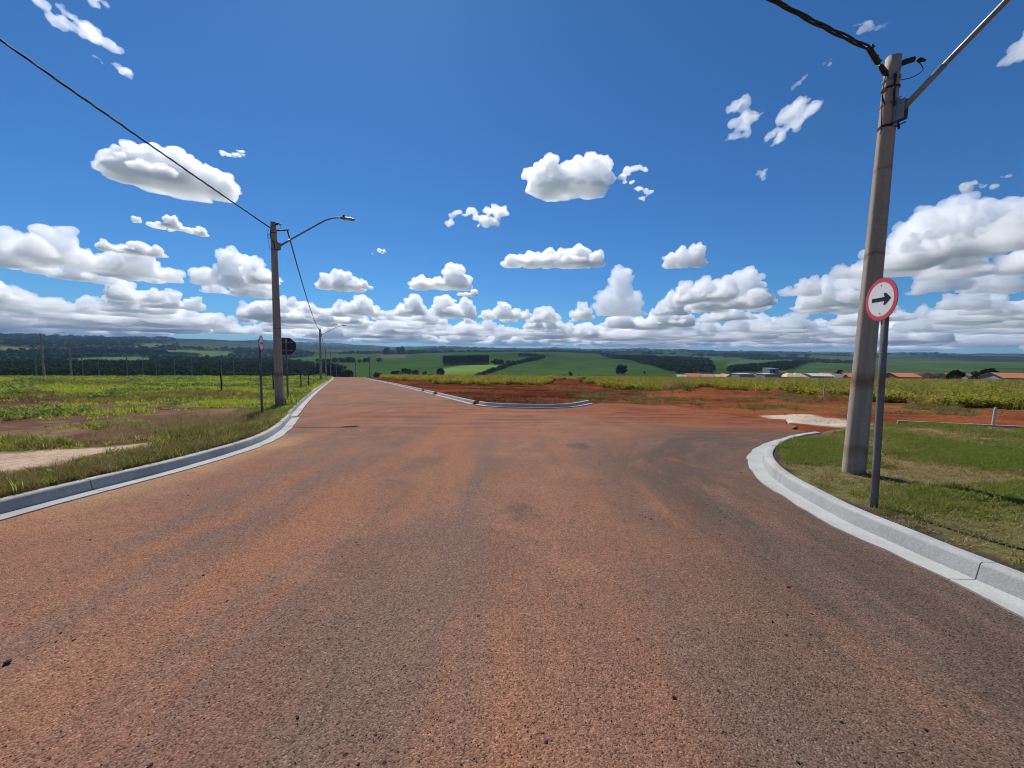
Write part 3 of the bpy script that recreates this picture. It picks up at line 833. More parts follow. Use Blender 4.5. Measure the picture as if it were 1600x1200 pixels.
# further poles down the road
for i, (x, y, lab) in enumerate([(-28.4, 57.0, 'second lamp post down the road, small against the clouds'),
                                 (-51.4, 106, 'lamp post at the brow, nearest behind the second post'),
                                 (-58.6, 124, 'lamp post sunk behind the brow, middle of the three'),
                                 (-71.5, 156, 'lowest lamp post behind the brow of the road')]):
    lamp_post(lab, (x, y, gz(x, y) - 0.1), 7.9 if i == 0 else 8.0, 0.36, 0.31, 0.23, 0.2, R(24), (0.914, 0.407), 7.0, 2.5, 0.60, fine=False)
# poles of the streets lower down the slope
far_proto = None
UTIL = [(-129.1, 104), (-85.5, 70), (-96.6, 84), (-145.5, 130), (-159.4, 148), (-140.5, 140), (-140.5, 146), (-144.7, 156), (-138.9, 158), (-111.9, 134), (-119.7, 158), (-98.7, 136)]
ROADUTIL = [(-70.2, 172), (-52.0, 140)]
def copy_tree(o, parent=None):
    c = o.copy(); COL.objects.link(c)
    if parent: c.parent = parent
    for ch in list(o.children): copy_tree(ch, c)
    return c
UTIL.sort(key=lambda p: p[0] / p[1])
NTH = ['leftmost', 'second', 'third', 'fourth', 'fifth', 'sixth', 'seventh', 'eighth', 'ninth', 'tenth', 'eleventh', 'last']
for i, (x, y) in enumerate(UTIL + ROADUTIL):
    if far_proto is None:
        far_proto = lamp_post('x', (0, 0, 0), 8.1, 0.34, 0.30, 0.22, 0.19, 0, (1, 0.15), 7.2, 2.0, 0.6, fine=False)
        o = far_proto
    else:
        o = copy_tree(far_proto)
    o.location = (x, y, gz(x, y)); o.rotation_euler = (0, 0, rng.uniform(-0.6, 0.9))
    if i < len(UTIL): tag(o, NTH[i] + ' of the thin grey poles beyond the left field, counted from the left', group='poles of the lower streets')
    else: tag(o, ('left' if i == len(UTIL) else 'right') + ' of the two thin dark poles just right of the brow', group='poles by the brow')
# two poles behind the camera that carry the near ends of the cables
P1 = (-7.0, -13.0); P2 = (-12.2, -0.9)
for p, lab, ad in ((P1, 'concrete lamp post further back on the left verge', (1, 0)), (P2, 'concrete lamp post set back from the left verge', (1, 0))):
    lamp_post(lab, (*p, float(plane(*p)) + 0.05), 8.0, 0.40, 0.34, 0.25, 0.21, 0, ad, 7.0, 2.4, 0.6)

# ------------------------------------------------------------------ cables
def twisted(name, p0, p1, sag, R_, r_, pitch_, label, strands=3, step=0.05):
    p0, p1 = Vector(p0), Vector(p1)
    L = (p1 - p0).length
    n = int(L / step)
    ax = (p1 - p0).normalized(); s = ax.cross(Vector((0, 0, 1))).normalized(); u = s.cross(ax)
    mb = MB()
    for k in range(strands):
        pts = []
        for i in range(n + 1):
            t = i / n
            c = p0.lerp(p1, t) - Vector((0, 0, 4 * sag * t * (1 - t)))
            a = 2 * math.pi * (t * L / pitch_ + k / strands)
            wob = 1 + 0.25 * math.sin(t * L * 1.9 + k)
            pts.append(c + (s * math.cos(a) + u * math.sin(a)) * R_ * wob)
        mb.tube(pts, r_, 6)
    return tag(mb.build(name, CABLEMAT, None, True), label, 'cable', 'overhead cables')
tR = Vector((*PR, zR + HR)); tL = Vector((*PL, zL + HL))
eR = tR + Vector((-0.9, -0.42, 0)).normalized() * 0.66 + Vector((0, 0, -0.10))
twisted('power_cable', eR, (P2[0], P2[1], float(plane(*P2)) + 7.75), 0.50, 0.017, 0.0125, 1.25, 'thick twisted black cable leaving the near post to the upper left', 3)
twisted('power_cable', tL + Vector((-0.05, -0.14, -0.25)), (P1[0], P1[1], float(plane(*P1)) + 7.8), 0.22, 0.013, 0.011, 1.1, 'twisted black cable running from the left post out of the picture', 3, 0.06)
q2 = Vector((-28.4, 57.0, gz(-28.4, 57.0) - 0.1 + 7.7))
eL = tL + Vector((0.35, 0.9, 0)).normalized() * 0.6 + Vector((0, 0, -0.12))
def sag_cable(p0, p1, sag, r_, label, n=50):
    p0, p1 = Vector(p0), Vector(p1)
    pts = [p0.lerp(p1, i / n) - Vector((0, 0, 4 * sag * (i / n) * (1 - i / n))) for i in range(n + 1)]
    return tag(MB().tube(pts, r_, 8).build('power_cable', CABLEMAT, None, True), label, 'cable', 'overhead cables')
sag_cable(eL, q2, 0.75, 0.026, 'black cable drooping from the left post to the second post')
sag_cable(q2 + Vector((0.1, .1, 0)), (-51.4, 106, gz(-51.4, 106) + 7.5), 0.9, 0.024, 'thin cable dropping from the second post behind the brow')

# ------------------------------------------------------------------ signs
WHITE = NT('sign_white')
_c = WHITE.coord()
_sp = WHITE.n('SeparateXYZ'); WHITE.put(_sp.inputs[0], _c)
_st = WHITE.math('SINE', WHITE.math('MULTIPLY', _sp.outputs[0], 330.0))
WHITEMAT = WHITE.principled(WHITE.ramp(WHITE.math('MULTIPLY_ADD', _st, 0.5, 0.5), [(0.0, (0.69, 0.70, 0.71)), (0.5, (0.76, 0.76, 0.76))]), 0.35, 0, None, 0.5)
REDMAT = simple_mat('sign_red', (0.62, 0.055, 0.075), 0.4, 0, 0.08, 4, spec=0.5)
INK = simple_mat('sign_black', (0.015, 0.015, 0.018), 0.5, 0, 0.2, 10)
BACKMAT = simple_mat('sign_back', (0.045, 0.045, 0.05), 0.6, 0.2, 0.2, 5)
POSTMAT = pole_material('sign_post_steel', (0.20, 0.195, 0.19), (0.09, 0.06, 0.05))
def disc(mb, r0, r1, z0, z1, n=64):
    """ring or plate in the local XZ plane, thickness along -Y"""
    V = []
    for yy in (-z1, -z0):
        for r_ in (r0, r1):
            for k in range(n):
                a = 2 * math.pi * k / n
                V.append((r_ * math.cos(a), yy, r_ * math.sin(a)))
    Fc = []
    for k in range(n):
        q = (k + 1) % n
        A = lambda L, j: L * n + j
        Fc += [(A(0, k), A(0, q), A(1, q), A(1, k)), (A(1, k), A(1, q), A(3, q), A(3, k)), (A(3, k), A(3, q), A(2, q), A(2, k))]
        if r0 > 1e-5: Fc.append((A(2, k), A(2, q), A(0, q), A(0, k)))
    mb.add(V, Fc)
def round_sign(label, base, h_centre, facing, rad=0.252, lean=(0, 0)):
    """plate faces the world direction `facing`"""
    rz = math.atan2(facing[0], -facing[1])     # local -Y turned to facing
    root = tag(empty('traffic_sign', base, rz), label, 'traffic sign', 'round arrow signs')
    root.rotation_euler = (Vector((0, 0, 1)).rotation_difference(Vector((lean[0], lean[1], 1))).to_matrix() @ Matrix.Rotation(rz, 3, 'Z')).to_euler()
    MB().tube([(0, 0, -0.3), (0, 0, 0.5), (0, 0, 1.4), (0, 0, h_centre + rad * 0.55)], [0.034, 0.0335, 0.033, 0.033], 16).build('post', POSTMAT, root, True)
    pz = Vector((0, -0.045, h_centre))
    mb = MB(); disc(mb, 0, rad, 0.0, 0.004); pl = mb.build('plate', BACKMAT, root, loc=pz)
    mb = MB(); disc(mb, 0, rad - 0.001, 0.0045, 0.0055); mb.build('red_border', REDMAT, pl)
    mb = MB(); disc(mb, 0, rad * 0.80, 0.006, 0.007); mb.build('white_face', WHITEMAT, pl)
    # arrow pointing to the reader's right
    P = [(-0.125, -0.021), (0.055, -0.021), (0.040, -0.062), (0.072, -0.062), (0.145, 0.0), (0.072, 0.062), (0.040, 0.062), (0.055, 0.021), (-0.125, 0.021)]
    V = [(x, -0.0075, z) for x, z in P] + [(x, -0.0085, z) for x, z in P]
    n = len(P)
    Fc = [tuple(range(n, 2 * n))] + [(k, (k + 1) % n, n + (k + 1) % n, n + k) for k in range(n)]
    mb = MB(); mb.add(V, Fc); mb.build('arrow', INK, pl)
    for zz in (rad * 0.66, -rad * 0.66):
        mb = MB(); mb.tube([(0, -0.006, zz), (0, -0.010, zz)], 0.008, 8); mb.build('bolt', GALV, pl)
    for zz in (0.12, -0.12):
        mb = MB(); mb.box((0, 0.025, zz), (0.11, 0.05, 0.03)); mb.build('clamp', GALV, pl)
    return root
SR = (4.04, 4.14)
round_sign('round white traffic sign with black arrow and red rim by the lawn kerb', (*SR, float(plane(*SR)) + 0.12), 2.29, (-0.985, 0.174), 0.225, (-0.022, 0.020))
SL = (-7.84, 11.96)
round_sign('round traffic sign seen almost edge on, left of the verge post', (*SL, float(plane(*SL)) + 0.10), 2.38, (0.95, 0.31), 0.24)
# back of an octagonal sign behind the left post
SO = (-9.97, 17.0)
root = tag(empty('stop_sign', (*SO, float(plane(*SO)) + 0.1), R(24)), 'dark back of an octagonal road sign half hidden by the left post', 'traffic sign')
MB().tube([(0, 0, -0.3), (0, 0, 2.95)], 0.04, 14).build('post', POSTMAT, root, True)
V = []
for yy in (0.042, 0.046):
    for k in range(8):
        a = R(22.5 + 45 * k); V.append((0.40 * math.cos(a), yy, 2.62 + 0.40 * math.sin(a)))
pl = MB().add(V, [tuple(range(7, -1, -1)), tuple(range(8, 16))] + [(k, (k + 1) % 8, 8 + (k + 1) % 8, 8 + k) for k in range(8)]).build('plate', BACKMAT, root)
for zz in (2.45, 2.79): MB().box((0, 0.0385, zz), (0.5, 0.006, 0.035)).build('stiffener', GALV, pl)

# stakes
STAKE = simple_mat('stake_paint', (0.50, 0.46, 0.39), 0.8, 0, 0.25, 9)
for (x, y, h, w, lab) in [(14.3, 11.3, 0.66, 0.075, 'short white wooden stake at the back edge of the lawn'), (19.8, 24.3, 0.95, 0.09, 'thin white stake at the edge of the yellowing crop')]:
    z = float(plane(x, y))
    b2 = bmesh.new(); bmesh.ops.create_cone(b2, segments=10, radius1=w / 2, radius2=w / 2 * 0.9, depth=h + 0.3, cap_ends=True)
    for v in b2.verts:
        v.co.z += (h + 0.3) / 2 - 0.3
        v.co.x += 0.03 * v.co.z + 0.006 * math.sin(v.co.z * 40)
    me = bpy.data.meshes.new('stake'); b2.to_mesh(me); b2.free()
    tag(link('stake', me, STAKE, loc=(x, y, z)), lab, 'stake')
# old wire fence beside the verge
fw = tag(empty('wire_fence', (0, 0, 0)), 'dark post and wire fence in the weeds behind the left post', 'fence')
FENCEMAT = simple_mat('fence_wood', (0.05, 0.045, 0.04), 0.9, 0, 0.3, 8, 0.4)
fp = [(-19.0, 25.0), (-17.6, 28.2), (-18.2, 33.0), (-18.6, 35.0)]
tops = []
for x, y in fp:
    z = gz(x, y); MB().tube([(x, y, z - 0.3), (x + .02, y, z + 0.8), (x, y, z + 1.45)], [0.05, 0.045, 0.04], 8).build('fence_post', FENCEMAT, fw, True); tops.append(Vector((x, y, z)))
for hh in (0.55, 0.95, 1.36):
    MB().tube([p + Vector((0, 0, hh)) for p in tops], 0.012, 5).build('wire', CABLEMAT, fw)
print('street furniture', round(time.time() - T0, 1))

# ------------------------------------------------------------------ vegetation
def leaf_material(name, cols, trans=0.45, tboost=1.25):
    m = NT(name)
    rnd = m.n('ObjectInfo').outputs['Random']
    n = len(cols)
    col = m.ramp(rnd, [(i / max(1, n - 1), c) for i, c in enumerate(cols)])
    f = m.noise(14, 3, 0.6, m.coord())
    col = m.mix(1.0, col, m.ramp(f, [(0.3, 0.7), (0.7, 1.25)]), 'MULTIPLY')
    tc = m.mix(1.0, col, (tboost, tboost * 1.05, tboost * 0.75), 'MULTIPLY')
    return m.leaf(col, trans, tc)
G_LAWN = leaf_material('lawn_blades', [(0.14, 0.18, 0.036), (0.19, 0.225, 0.05), (0.27, 0.27, 0.085)], 0.5)
G_STRAW = leaf_material('dry_blades', [(0.363, 0.275, 0.132), (0.264, 0.187, 0.088), (0.440, 0.352, 0.198)], 0.35, 1.1)
G_VERGE = leaf_material('verge_blades', [(0.09, 0.095, 0.025), (0.15, 0.135, 0.04), (0.22, 0.17, 0.07)])
G_BRIGHT = leaf_material('field_grass', [(0.27, 0.30, 0.045), (0.34, 0.34, 0.06), (0.23, 0.29, 0.045), (0.40, 0.34, 0.10)], 0.55, 1.4)
G_WEED = leaf_material('broad_weed', [(0.13, 0.19, 0.05), (0.18, 0.24, 0.065), (0.24, 0.29, 0.11)], 0.5, 1.3)
G_SOY = leaf_material('soy_leaves', [(0.25, 0.23, 0.04), (0.40, 0.32, 0.06), (0.52, 0.39, 0.11), (0.30, 0.26, 0.045), (0.20, 0.21, 0.04)], 0.4)
G_SOYG = leaf_material('soy_green', [(0.153, 0.210, 0.031), (0.255, 0.270, 0.039), (0.340, 0.300, 0.052)], 0.45)

def tuft(name, n, h, spread, w, mat, lean=0.5, seed=0, curve=0.6):
    r_ = np.random.default_rng(seed)
    V, Fc = [], []
    for k in range(n):
        a = r_.uniform(0, 2 * math.pi); rad = spread * math.sqrt(r_.uniform()); bx, by = rad * math.cos(a), rad * math.sin(a)
        b = r_.uniform(0, 2 * math.pi); ln = lean * r_.uniform(0.2, 1.2); hh = h * r_.uniform(0.5, 1.1)
        dx, dy = math.cos(b), math.sin(b); px, py = -dy, dx
        ww = w * r_.uniform(0.7, 1.3) / 2
        i0 = len(V)
        for t, wt in ((0, 1.0), (0.5, 0.8), (1.0, 0.08)):
            o = ln * hh * (t * (1 - curve) + curve * t * t)
            z = hh * t * (1 - 0.25 * ln * t)
            V += [(bx + dx * o + px * ww * wt, by + dy * o + py * ww * wt, z), (bx + dx * o - px * ww * wt, by + dy * o - py * ww * wt, z)]
        Fc += [(i0, i0 + 1, i0 + 3, i0 + 2), (i0 + 2, i0 + 3, i0 + 5, i0 + 4)]
    me = bpy.data.meshes.new(name); me.from_pydata(V, [], Fc); me.update(); me.materials.append(mat)
    return me
def leafy(name, n, h, spread, size, mat, seed=0, top=0.35, stem=True):
    """a broad-leaved plant: leaves held flat-ish on short stalks"""
    r_ = np.random.default_rng(seed)
    V, Fc = [], []
    for k in range(n):
        a = r_.uniform(0, 2 * math.pi); rad = spread * math.sqrt(r_.uniform(0.02, 1)); z = h * (top + (1 - top) * r_.uniform()) * (1 - 0.35 * (rad / spread) ** 2)
        c = Vector((rad * math.cos(a), rad * math.sin(a), z))
        M = Matrix.Rotation(r_.uniform(0, 6.28), 3, 'Z') @ Matrix.Rotation(r_.normal(0, 0.55), 3, 'X') @ Matrix.Rotation(r_.normal(0, 0.55), 3, 'Y')
        s = size * r_.uniform(0.6, 1.25)
        i0 = len(V)
        for p in ((-0.5, 0, 0), (-0.1, -0.36, 0.05), (0.5, 0, -0.08), (-0.1, 0.36, 0.05)):
            V.append(tuple(c + M @ (Vector(p) * s)))
        Fc += [(i0, i0 + 1, i0 + 2), (i0, i0 + 2, i0 + 3)]
    if stem:
        for k in range(3):
            a = r_.uniform(0, 6.28); t = Vector((math.cos(a), math.sin(a), 0)) * spread * 0.5
            i0 = len(V); w = size * 0.06
            V += [(-w, 0, 0), (w, 0, 0), (t.x + w, t.y, h * 0.8), (t.x - w, t.y, h * 0.8)]
            Fc.append((i0, i0 + 1, i0 + 2, i0 + 3))
    me = bpy.data.meshes.new(name); me.from_pydata(V, [], Fc); me.update(); me.materials.append(mat)
    return me

def scatter(name, x, y, scl, idx, metas, label, cat, tilt=0.12, z=None, sink=0.0, zs=None):
    n = len(x)
    z = ground_z(x, y) - sink if z is None else z
    me = bpy.data.meshes.new(name)
    me.vertices.add(n)
    me.vertices.foreach_set('co', np.stack([x, y, z], 1).astype(np.float32).ravel())
    at = me.attributes.new('rot', 'FLOAT_VECTOR', 'POINT')
    rot = np.stack([rng.normal(0, tilt, n), rng.normal(0, tilt, n), rng.uniform(0, 6.283, n)], 1)
    at.data.foreach_set('vector', rot.astype(np.float32).ravel())
    at = me.attributes.new('scl', 'FLOAT_VECTOR', 'POINT')
    sv = np.stack([scl, scl, scl if zs is None else zs], 1)
    at.data.foreach_set('vector', sv.astype(np.float32).ravel())
    at = me.attributes.new('idx', 'INT', 'POINT')
    at.data.foreach_set('value', np.asarray(idx, np.int32))
    me.update()
    src = bpy.data.collections.new(name + '_source')
    for k, mm in enumerate(metas):
        src.objects.link(bpy.data.objects.new('%s_kind_%02d' % (name, k), mm))
    g = bpy.data.node_groups.new(name, 'GeometryNodeTree')
    g.interface.new_socket('Geometry', in_out='INPUT', socket_type='NodeSocketGeometry')
    g.interface.new_socket('Geometry', in_out='OUTPUT', socket_type='NodeSocketGeometry')
    gi = g.nodes.new('NodeGroupInput'); go = g.nodes.new('NodeGroupOutput')
    ci = g.nodes.new('GeometryNodeCollectionInfo'); ci.inputs['Collection'].default_value = src
    ci.inputs['Separate Children'].default_value = True; ci.inputs['Reset Children'].default_value = True
    ip = g.nodes.new('GeometryNodeInstanceOnPoints'); ip.inputs['Pick Instance'].default_value = True
    def attr(nm, dt):
        a = g.nodes.new('GeometryNodeInputNamedAttribute'); a.data_type = dt; a.inputs['Name'].default_value = nm
        return [o for o in a.outputs if o.enabled and o.name == 'Attribute'][0]
    L = g.links.new
    L(gi.outputs[0], ip.inputs['Points']); L(ci.outputs[0], ip.inputs['Instance'])
    L(attr('idx', 'INT'), ip.inputs['Instance Index']); L(attr('rot', 'FLOAT_VECTOR'), ip.inputs['Rotation']); L(attr('scl', 'FLOAT_VECTOR'), ip.inputs['Scale'])
    L(ip.outputs[0], go.inputs[0])
    o = bpy.data.objects.new(name, me); COL.objects.link(o)
    md = o.modifiers.new('scatter', 'NODES'); md.node_group = g
    return tag(o, label, cat, kind='stuff')

def polar(n, r0, r1, a0, a1, power=1.0):
    """random points, denser near the viewer's end of the field"""
    t = rng.uniform(0, 1, n)
    r = r0 * (r1 / r0) ** (t ** power)
    a = np.radians(rng.uniform(a0, a1, n))
    return np.sin(a) * r, np.cos(a) * r

# lawn
x = rng.uniform(3.6, 20, 420000); y = rng.uniform(1.0, 12.3, 420000)
keep = (sdist(LAWN, x, y) < -0.50) & (np.abs(np.arctan2(x, y)) < 1.02)
keep &= rng.uniform(0, 1, len(x)) < np.clip(9.0 / (x * 0.7 + y * 0.7) , 0.25, 1.0)
x, y = x[keep], y[keep]
n1 = fbm(x / 1.1, y / 1.1, 4); edge = -sdist(LAWN, x, y)
thin = rng.uniform(0, 1, len(x)) < np.clip(0.55 + n1 * 1.7 + 0.5 * vnoise(x * 2.3, y * 2.3), 0.08, 1) * np.clip((edge - 0.40 + vnoise(x * 3, y * 3) * 0.35) / 0.3, 0, 1)
x, y, n1 = x[thin], y[thin], n1[thin]
dry = rng.uniform(0, 1, len(x)) < np.clip(0.45 - n1 * 1.3, 0.1, 0.95)
idx = np.where(dry, rng.integers(3, 5, len(x)), rng.integers(0, 3, len(x)))
LK = [tuft('lawn', 16, 0.055, 0.06, 0.006, G_LAWN, 0.9, s) for s in (1, 2, 3)] + [tuft('straw', 14, 0.04, 0.07, 0.005, G_STRAW, 1.3, s) for s in (4, 5)]
scatter('lawn_grass', x, y, rng.uniform(0.6, 1.3, len(x)) * (1 + 0.5 * (vnoise(x * 1.3 + 4, y * 1.3) > 0.2)), idx, LK, 'short patchy lawn grass on the right corner', 'grass', 0.2)
print('lawn', len(x))
# verge along the left kerb: rank and dry grass
t = rng.uniform(0, 1, 16000)
s = t * 24
cxy, _ = arc_cut(CL, 13.5, 60)
ss = np.concatenate([[0], np.cumsum(np.linalg.norm(np.diff(cxy, axis=0), axis=1))])
px = np.interp(s * 1.3, ss, cxy[:, 0]); py = np.interp(s * 1.3, ss, cxy[:, 1])
d = 0.42 + np.abs(rng.normal(0, 0.42, len(px)))
tx = np.gradient(cxy[:, 0], ss); ty = np.gradient(cxy[:, 1], ss)
nx = -np.interp(s * 1.3, ss, ty); ny = np.interp(s * 1.3, ss, tx)
x, y = px + nx * d, py + ny * d
keep = (sdist(SAND_LEFT, x, y) > 0.05) & (sdist(LEFT, x, y) < -0.42)
x, y, d = x[keep], y[keep], d[keep]
far_green = np.clip((y - 9) / 4, 0, 1)
u = rng.uniform(0, 1, len(x))
idx = np.where(u < 0.45, rng.integers(0, 2, len(x)), np.where(u < 0.55 + 0.42 * (1 - far_green), rng.integers(2, 4, len(x)), rng.integers(4, 6, len(x))))
VK = [tuft('verge', 22, 0.22, 0.10, 0.009, G_VERGE, 0.9, s_) for s_ in (11, 12)] + [tuft('verge_dry', 20, 0.24, 0.10, 0.007, G_STRAW, 1.0, s_) for s_ in (13, 14)] + [tuft('verge_green', 24, 0.24, 0.12, 0.011, G_BRIGHT, 0.8, 15), leafy('verge_weed', 16, 0.20, 0.16, 0.07, G_WEED, 16)]
scatter('verge_grass', x, y, rng.uniform(0.3, 0.85, len(x)) * np.clip(1.1 - d * 0.12, .6, 1.2), idx, VK, 'rank half dry grass leaning over the left kerb', 'grass', 0.25)
# dry seed stalks near the left sign
x = rng.normal(-7.7, 1.0, 900); y = rng.normal(10.8, 1.3, 900)
keep = (sdist(LEFT, x, y) < -0.5) & (sdist(SAND_LEFT, x, y) > 0.2)
scatter('dry_grass', x[keep], y[keep], rng.uniform(0.5, 1.1, keep.sum()), rng.integers(0, 2, keep.sum()), [tuft('stalk', 18, 0.34, 0.12, 0.005, G_STRAW, 0.7, s_) for s_ in (21, 22)],
        'straw coloured dry grass beside the left sign', 'grass', 0.2)
# the left field
x, y = polar(125000, 5.5, 122, -86, -16, 0.62)
sl = sdist(LEFT, x, y)
keep = (sl < -0.6) & (sdist(SAND_LEFT, x, y) > 0.12)
for p in SOIL_LEFT: keep &= (sdist(p, x, y) > 0.6 * vnoise(x / 2, y / 2)) | (rng.uniform(0, 1, len(x)) < np.clip(0.03 + 0.8 * fbm(x / 2.6 + 11, y / 1.7, 3), 0.01, 0.3))
n1 = fbm(x / 2.2, y / 2.2, 4); n3 = fbm(x / 9. + 3, y / 9., 3)
rr = np.hypot(x, y)
keep &= rng.uniform(0, 1, len(x)) < np.clip(0.85 - (n1 + n3 * .5 - 0.08) * 4.0, 0.1, 1) + np.clip((rr - 28) / 20, 0, 1)
x, y, n1, n3, rr, sl = [q[keep] for q in (x, y, n1, n3, rr, sl)]
u = rng.uniform(0, 1, len(x))
weed = (vnoise(x / 3.1 + 20, y / 2.2) > 0.2) & (rr > 9) & (u < 0.5)
drym = (vnoise(x / 7. - 4, y / 5.) > 0.16) & (u < 0.75) | (rr < 16) & (u < 0.6)
idx = np.where(weed, rng.integers(4, 6, len(x)), np.where(drym, rng.integers(2, 4, len(x)), rng.integers(0, 2, len(x))))
FK = [tuft('field', 26, 0.16, 0.16, 0.012, G_BRIGHT, 0.9, s_) for s_ in (31, 32)] + [tuft('field_dry', 18, 0.2, 0.16, 0.009, G_STRAW, 0.9, 33), tuft('field_mixed', 22, 0.2, 0.16, 0.011, G_VERGE, 0.9, 34)] + [leafy('field_weed', 26, 0.22, 0.20, 0.09, G_WEED, s_) for s_ in (35, 36)]
scatter('field_grass', x, y, rng.uniform(0.6, 1.3, len(x)) * np.clip(0.28 + rr / 30, 0.4, 2.2), idx, FK, 'yellow green weedy grass covering the left field', 'grass', 0.2)
print('left field', len(x))
# yellowing crop on the right
x, y = polar(120000, 17, 128, -22, 66, 0.9)
ds = sdist(SOY, x, y)
keep = (ds < 0.25 * vnoise(x / 1.5, y / 1.5) * 4 - 0.1)
x, y, ds = x[keep], y[keep], ds[keep]
rr = np.hypot(x, y)
gr = np.clip((x - 20) / 20, 0, 1) * np.clip((60 - rr) / 25, 0, 1)
u = rng.uniform(0, 1, len(x))
idx = np.where(u < 0.15 + 0.7 * gr, rng.integers(3, 5, len(x)), np.where(u > 0.965, 5, rng.integers(0, 3, len(x))))
SK = [leafy('soy', 34, 0.62, 0.30, 0.13, G_SOY, s_, 0.25) for s_ in (41, 42, 43)] + [leafy('soy', 36, 0.66, 0.32, 0.14, G_SOYG, s_, 0.25) for s_ in (44, 45)] + [tuft('reed', 20, 1.15, 0.12, 0.018, G_STRAW, 0.35, 46)]
scatter('crop', x, y, rng.uniform(0.75, 1.25, len(x)) * np.clip(0.8 + rr / 200, 0.8, 1.3), idx, SK, 'yellowing low crop filling the field on the right', 'crop', 0.12)
print('crop', len(x))
# sparse dry tufts on the red earth
x = np.concatenate([rng.uniform(4, 24, 14000), rng.uniform(-4, 22, 4000)]); y = np.concatenate([rng.uniform(15, 30, 14000), rng.uniform(18, 48, 4000)])
off, mk = near_offset(x, y)
keep = (mk['earth'] > 0.5) & (sdist(SOY, x, y) > 0.1) & (fbm(x / 2.5 + 4, y / 1.6, 3) > 0.10) & (sdist(SAND_RIGHT, x, y) > 0.3)
x, y = x[keep], y[keep]
scatter('earth_tufts', x, y, rng.uniform(0.4, 1.0, len(x)), rng.integers(2, 4, len(x)), FK[:4], 'thin dry tufts on the red earth of the side street', 'grass', 0.25)
# tall weeds: separate clumps one can pick out
def weed_clump(label, x, y, h, n, spread, seed, mats=(G_STRAW, G_VERGE, G_WEED)):
    root = tag(empty('weed_clump', (x, y, gz(x, y))), label, 'weeds', 'tall weed clumps at the crop edge')
    link('stalks', tuft('stalks', n, h, spread, 0.02, mats[0], 0.35, seed), None, root)
    link('blades', tuft('blades', n, h * 0.7, spread, 0.03, mats[1], 0.6, seed + 1), None, root)
    link('leaves', leafy('leaves', n, h * 0.55, spread * 1.1, 0.14, mats[2], seed + 2, 0.1), None, root)
weed_clump('tall straw topped weed clump left of the white stake, above the red earth', 14.6, 32.5, 1.75, 130, 0.9, 51)
weed_clump('lower dark weed clump beside the tall straw clump', 12.0, 33.2, 1.05, 90, 0.9, 54, (G_VERGE, G_VERGE, G_WEED))
weed_clump('pale dry weed clump between two darker clumps', 13.3, 32.6, 1.25, 110, 0.7, 57, (G_STRAW, G_STRAW, G_VERGE))
weed_clump('bushy green weed clump at the right edge of the crop', 25.2, 18.6, 1.0, 120, 1.1, 60, (G_SOYG, G_SOYG, G_SOYG))
weed_clump('bushy weed clump behind the white stake on the lawn', 21.3, 19.2, 0.85, 110, 1.0, 63, (G_STRAW, G_SOYG, G_SOYG))
weed_clump('weed tuft at the foot of the left post', -9.6, 16.2, 0.6, 60, 0.45, 66, (G_BRIGHT, G_BRIGHT, G_WEED))

# clods and stones
def stone(name, seed, mat):
    b2 = bmesh.new(); bmesh.ops.create_icosphere(b2, subdivisions=1, radius=0.5)
    r_ = np.random.default_rng(seed)
    for v in b2.verts: v.co *= r_.uniform(0.65, 1.2); v.co.z *= 0.7
    me = bpy.data.meshes.new(name); b2.to_mesh(me); b2.free(); me.materials.append(mat); return me
def stone_mat(name, cols):
    m = NT(name)
    c = m.ramp(m.n('ObjectInfo').outputs['Random'], [(i / (len(cols) - 1), k) for i, k in enumerate(cols)])
    return m.principled(c, 0.9, 0, m.bump(m.noise(8, 4, 0.6, m.coord()), 0.5, 0.05), 0.2)
STM = stone_mat('road_grit', [(0.04, 0.035, 0.034), (0.10, 0.07, 0.06), (0.20, 0.10, 0.07), (0.30, 0.22, 0.18)])
CLM = stone_mat('red_clods', [(0.10, 0.035, 0.022), (0.20, 0.065, 0.03), (0.28, 0.10, 0.05)])
n = 26000
rr = 1.2 * (24 / 1.2) ** (rng.uniform(0, 1, n) ** 0.9); a = np.radians(rng.uniform(-57, 57, n)); x, y = np.sin(a) * rr, np.cos(a) * rr
keep = (sdist(ROAD, x, y) < -0.05) & (rng.uniform(0, 1, n) < 0.35 + 0.65 * np.clip((x - 0.5) / 2.5, 0, 1) + np.clip((y - 12) / 6, 0, 1) * .5)
x, y = x[keep], y[keep]
big = rng.uniform(0, 1, len(x))
sz = np.where(big > 0.985, rng.uniform(0.012, 0.026, len(x)), rng.uniform(0.003, 0.010, len(x)))
scatter('road_grit', x, y, sz, rng.integers(0, 3, len(x)), [stone('grit', k, STM) for k in range(3)], 'loose grit and small stones on the road', 'gravel', 0.6, z=plane(x, y) + sz * 0.15)
x = rng.uniform(-14, 24, 9000); y = rng.uniform(12, 60, 9000)
off, mk = near_offset(x, y)
keep = (mk['earth'] > 0.6) & (sdist(SOY, x, y) > -0.3) & (rng.uniform(0, 1, len(x)) < 0.25 + 0.75 * mk['isl'])
x, y = x[keep], y[keep]
scatter('earth_clods', x, y, rng.uniform(0.02, 0.10, len(x)) * np.where(rng.uniform(0, 1, len(x)) > 0.9, 1.6, 0.8), rng.integers(0, 3, len(x)), [stone('clod', k + 5, CLM) for k in range(3)],
        'loose red clods on the dug earth', 'earth', 0.6)
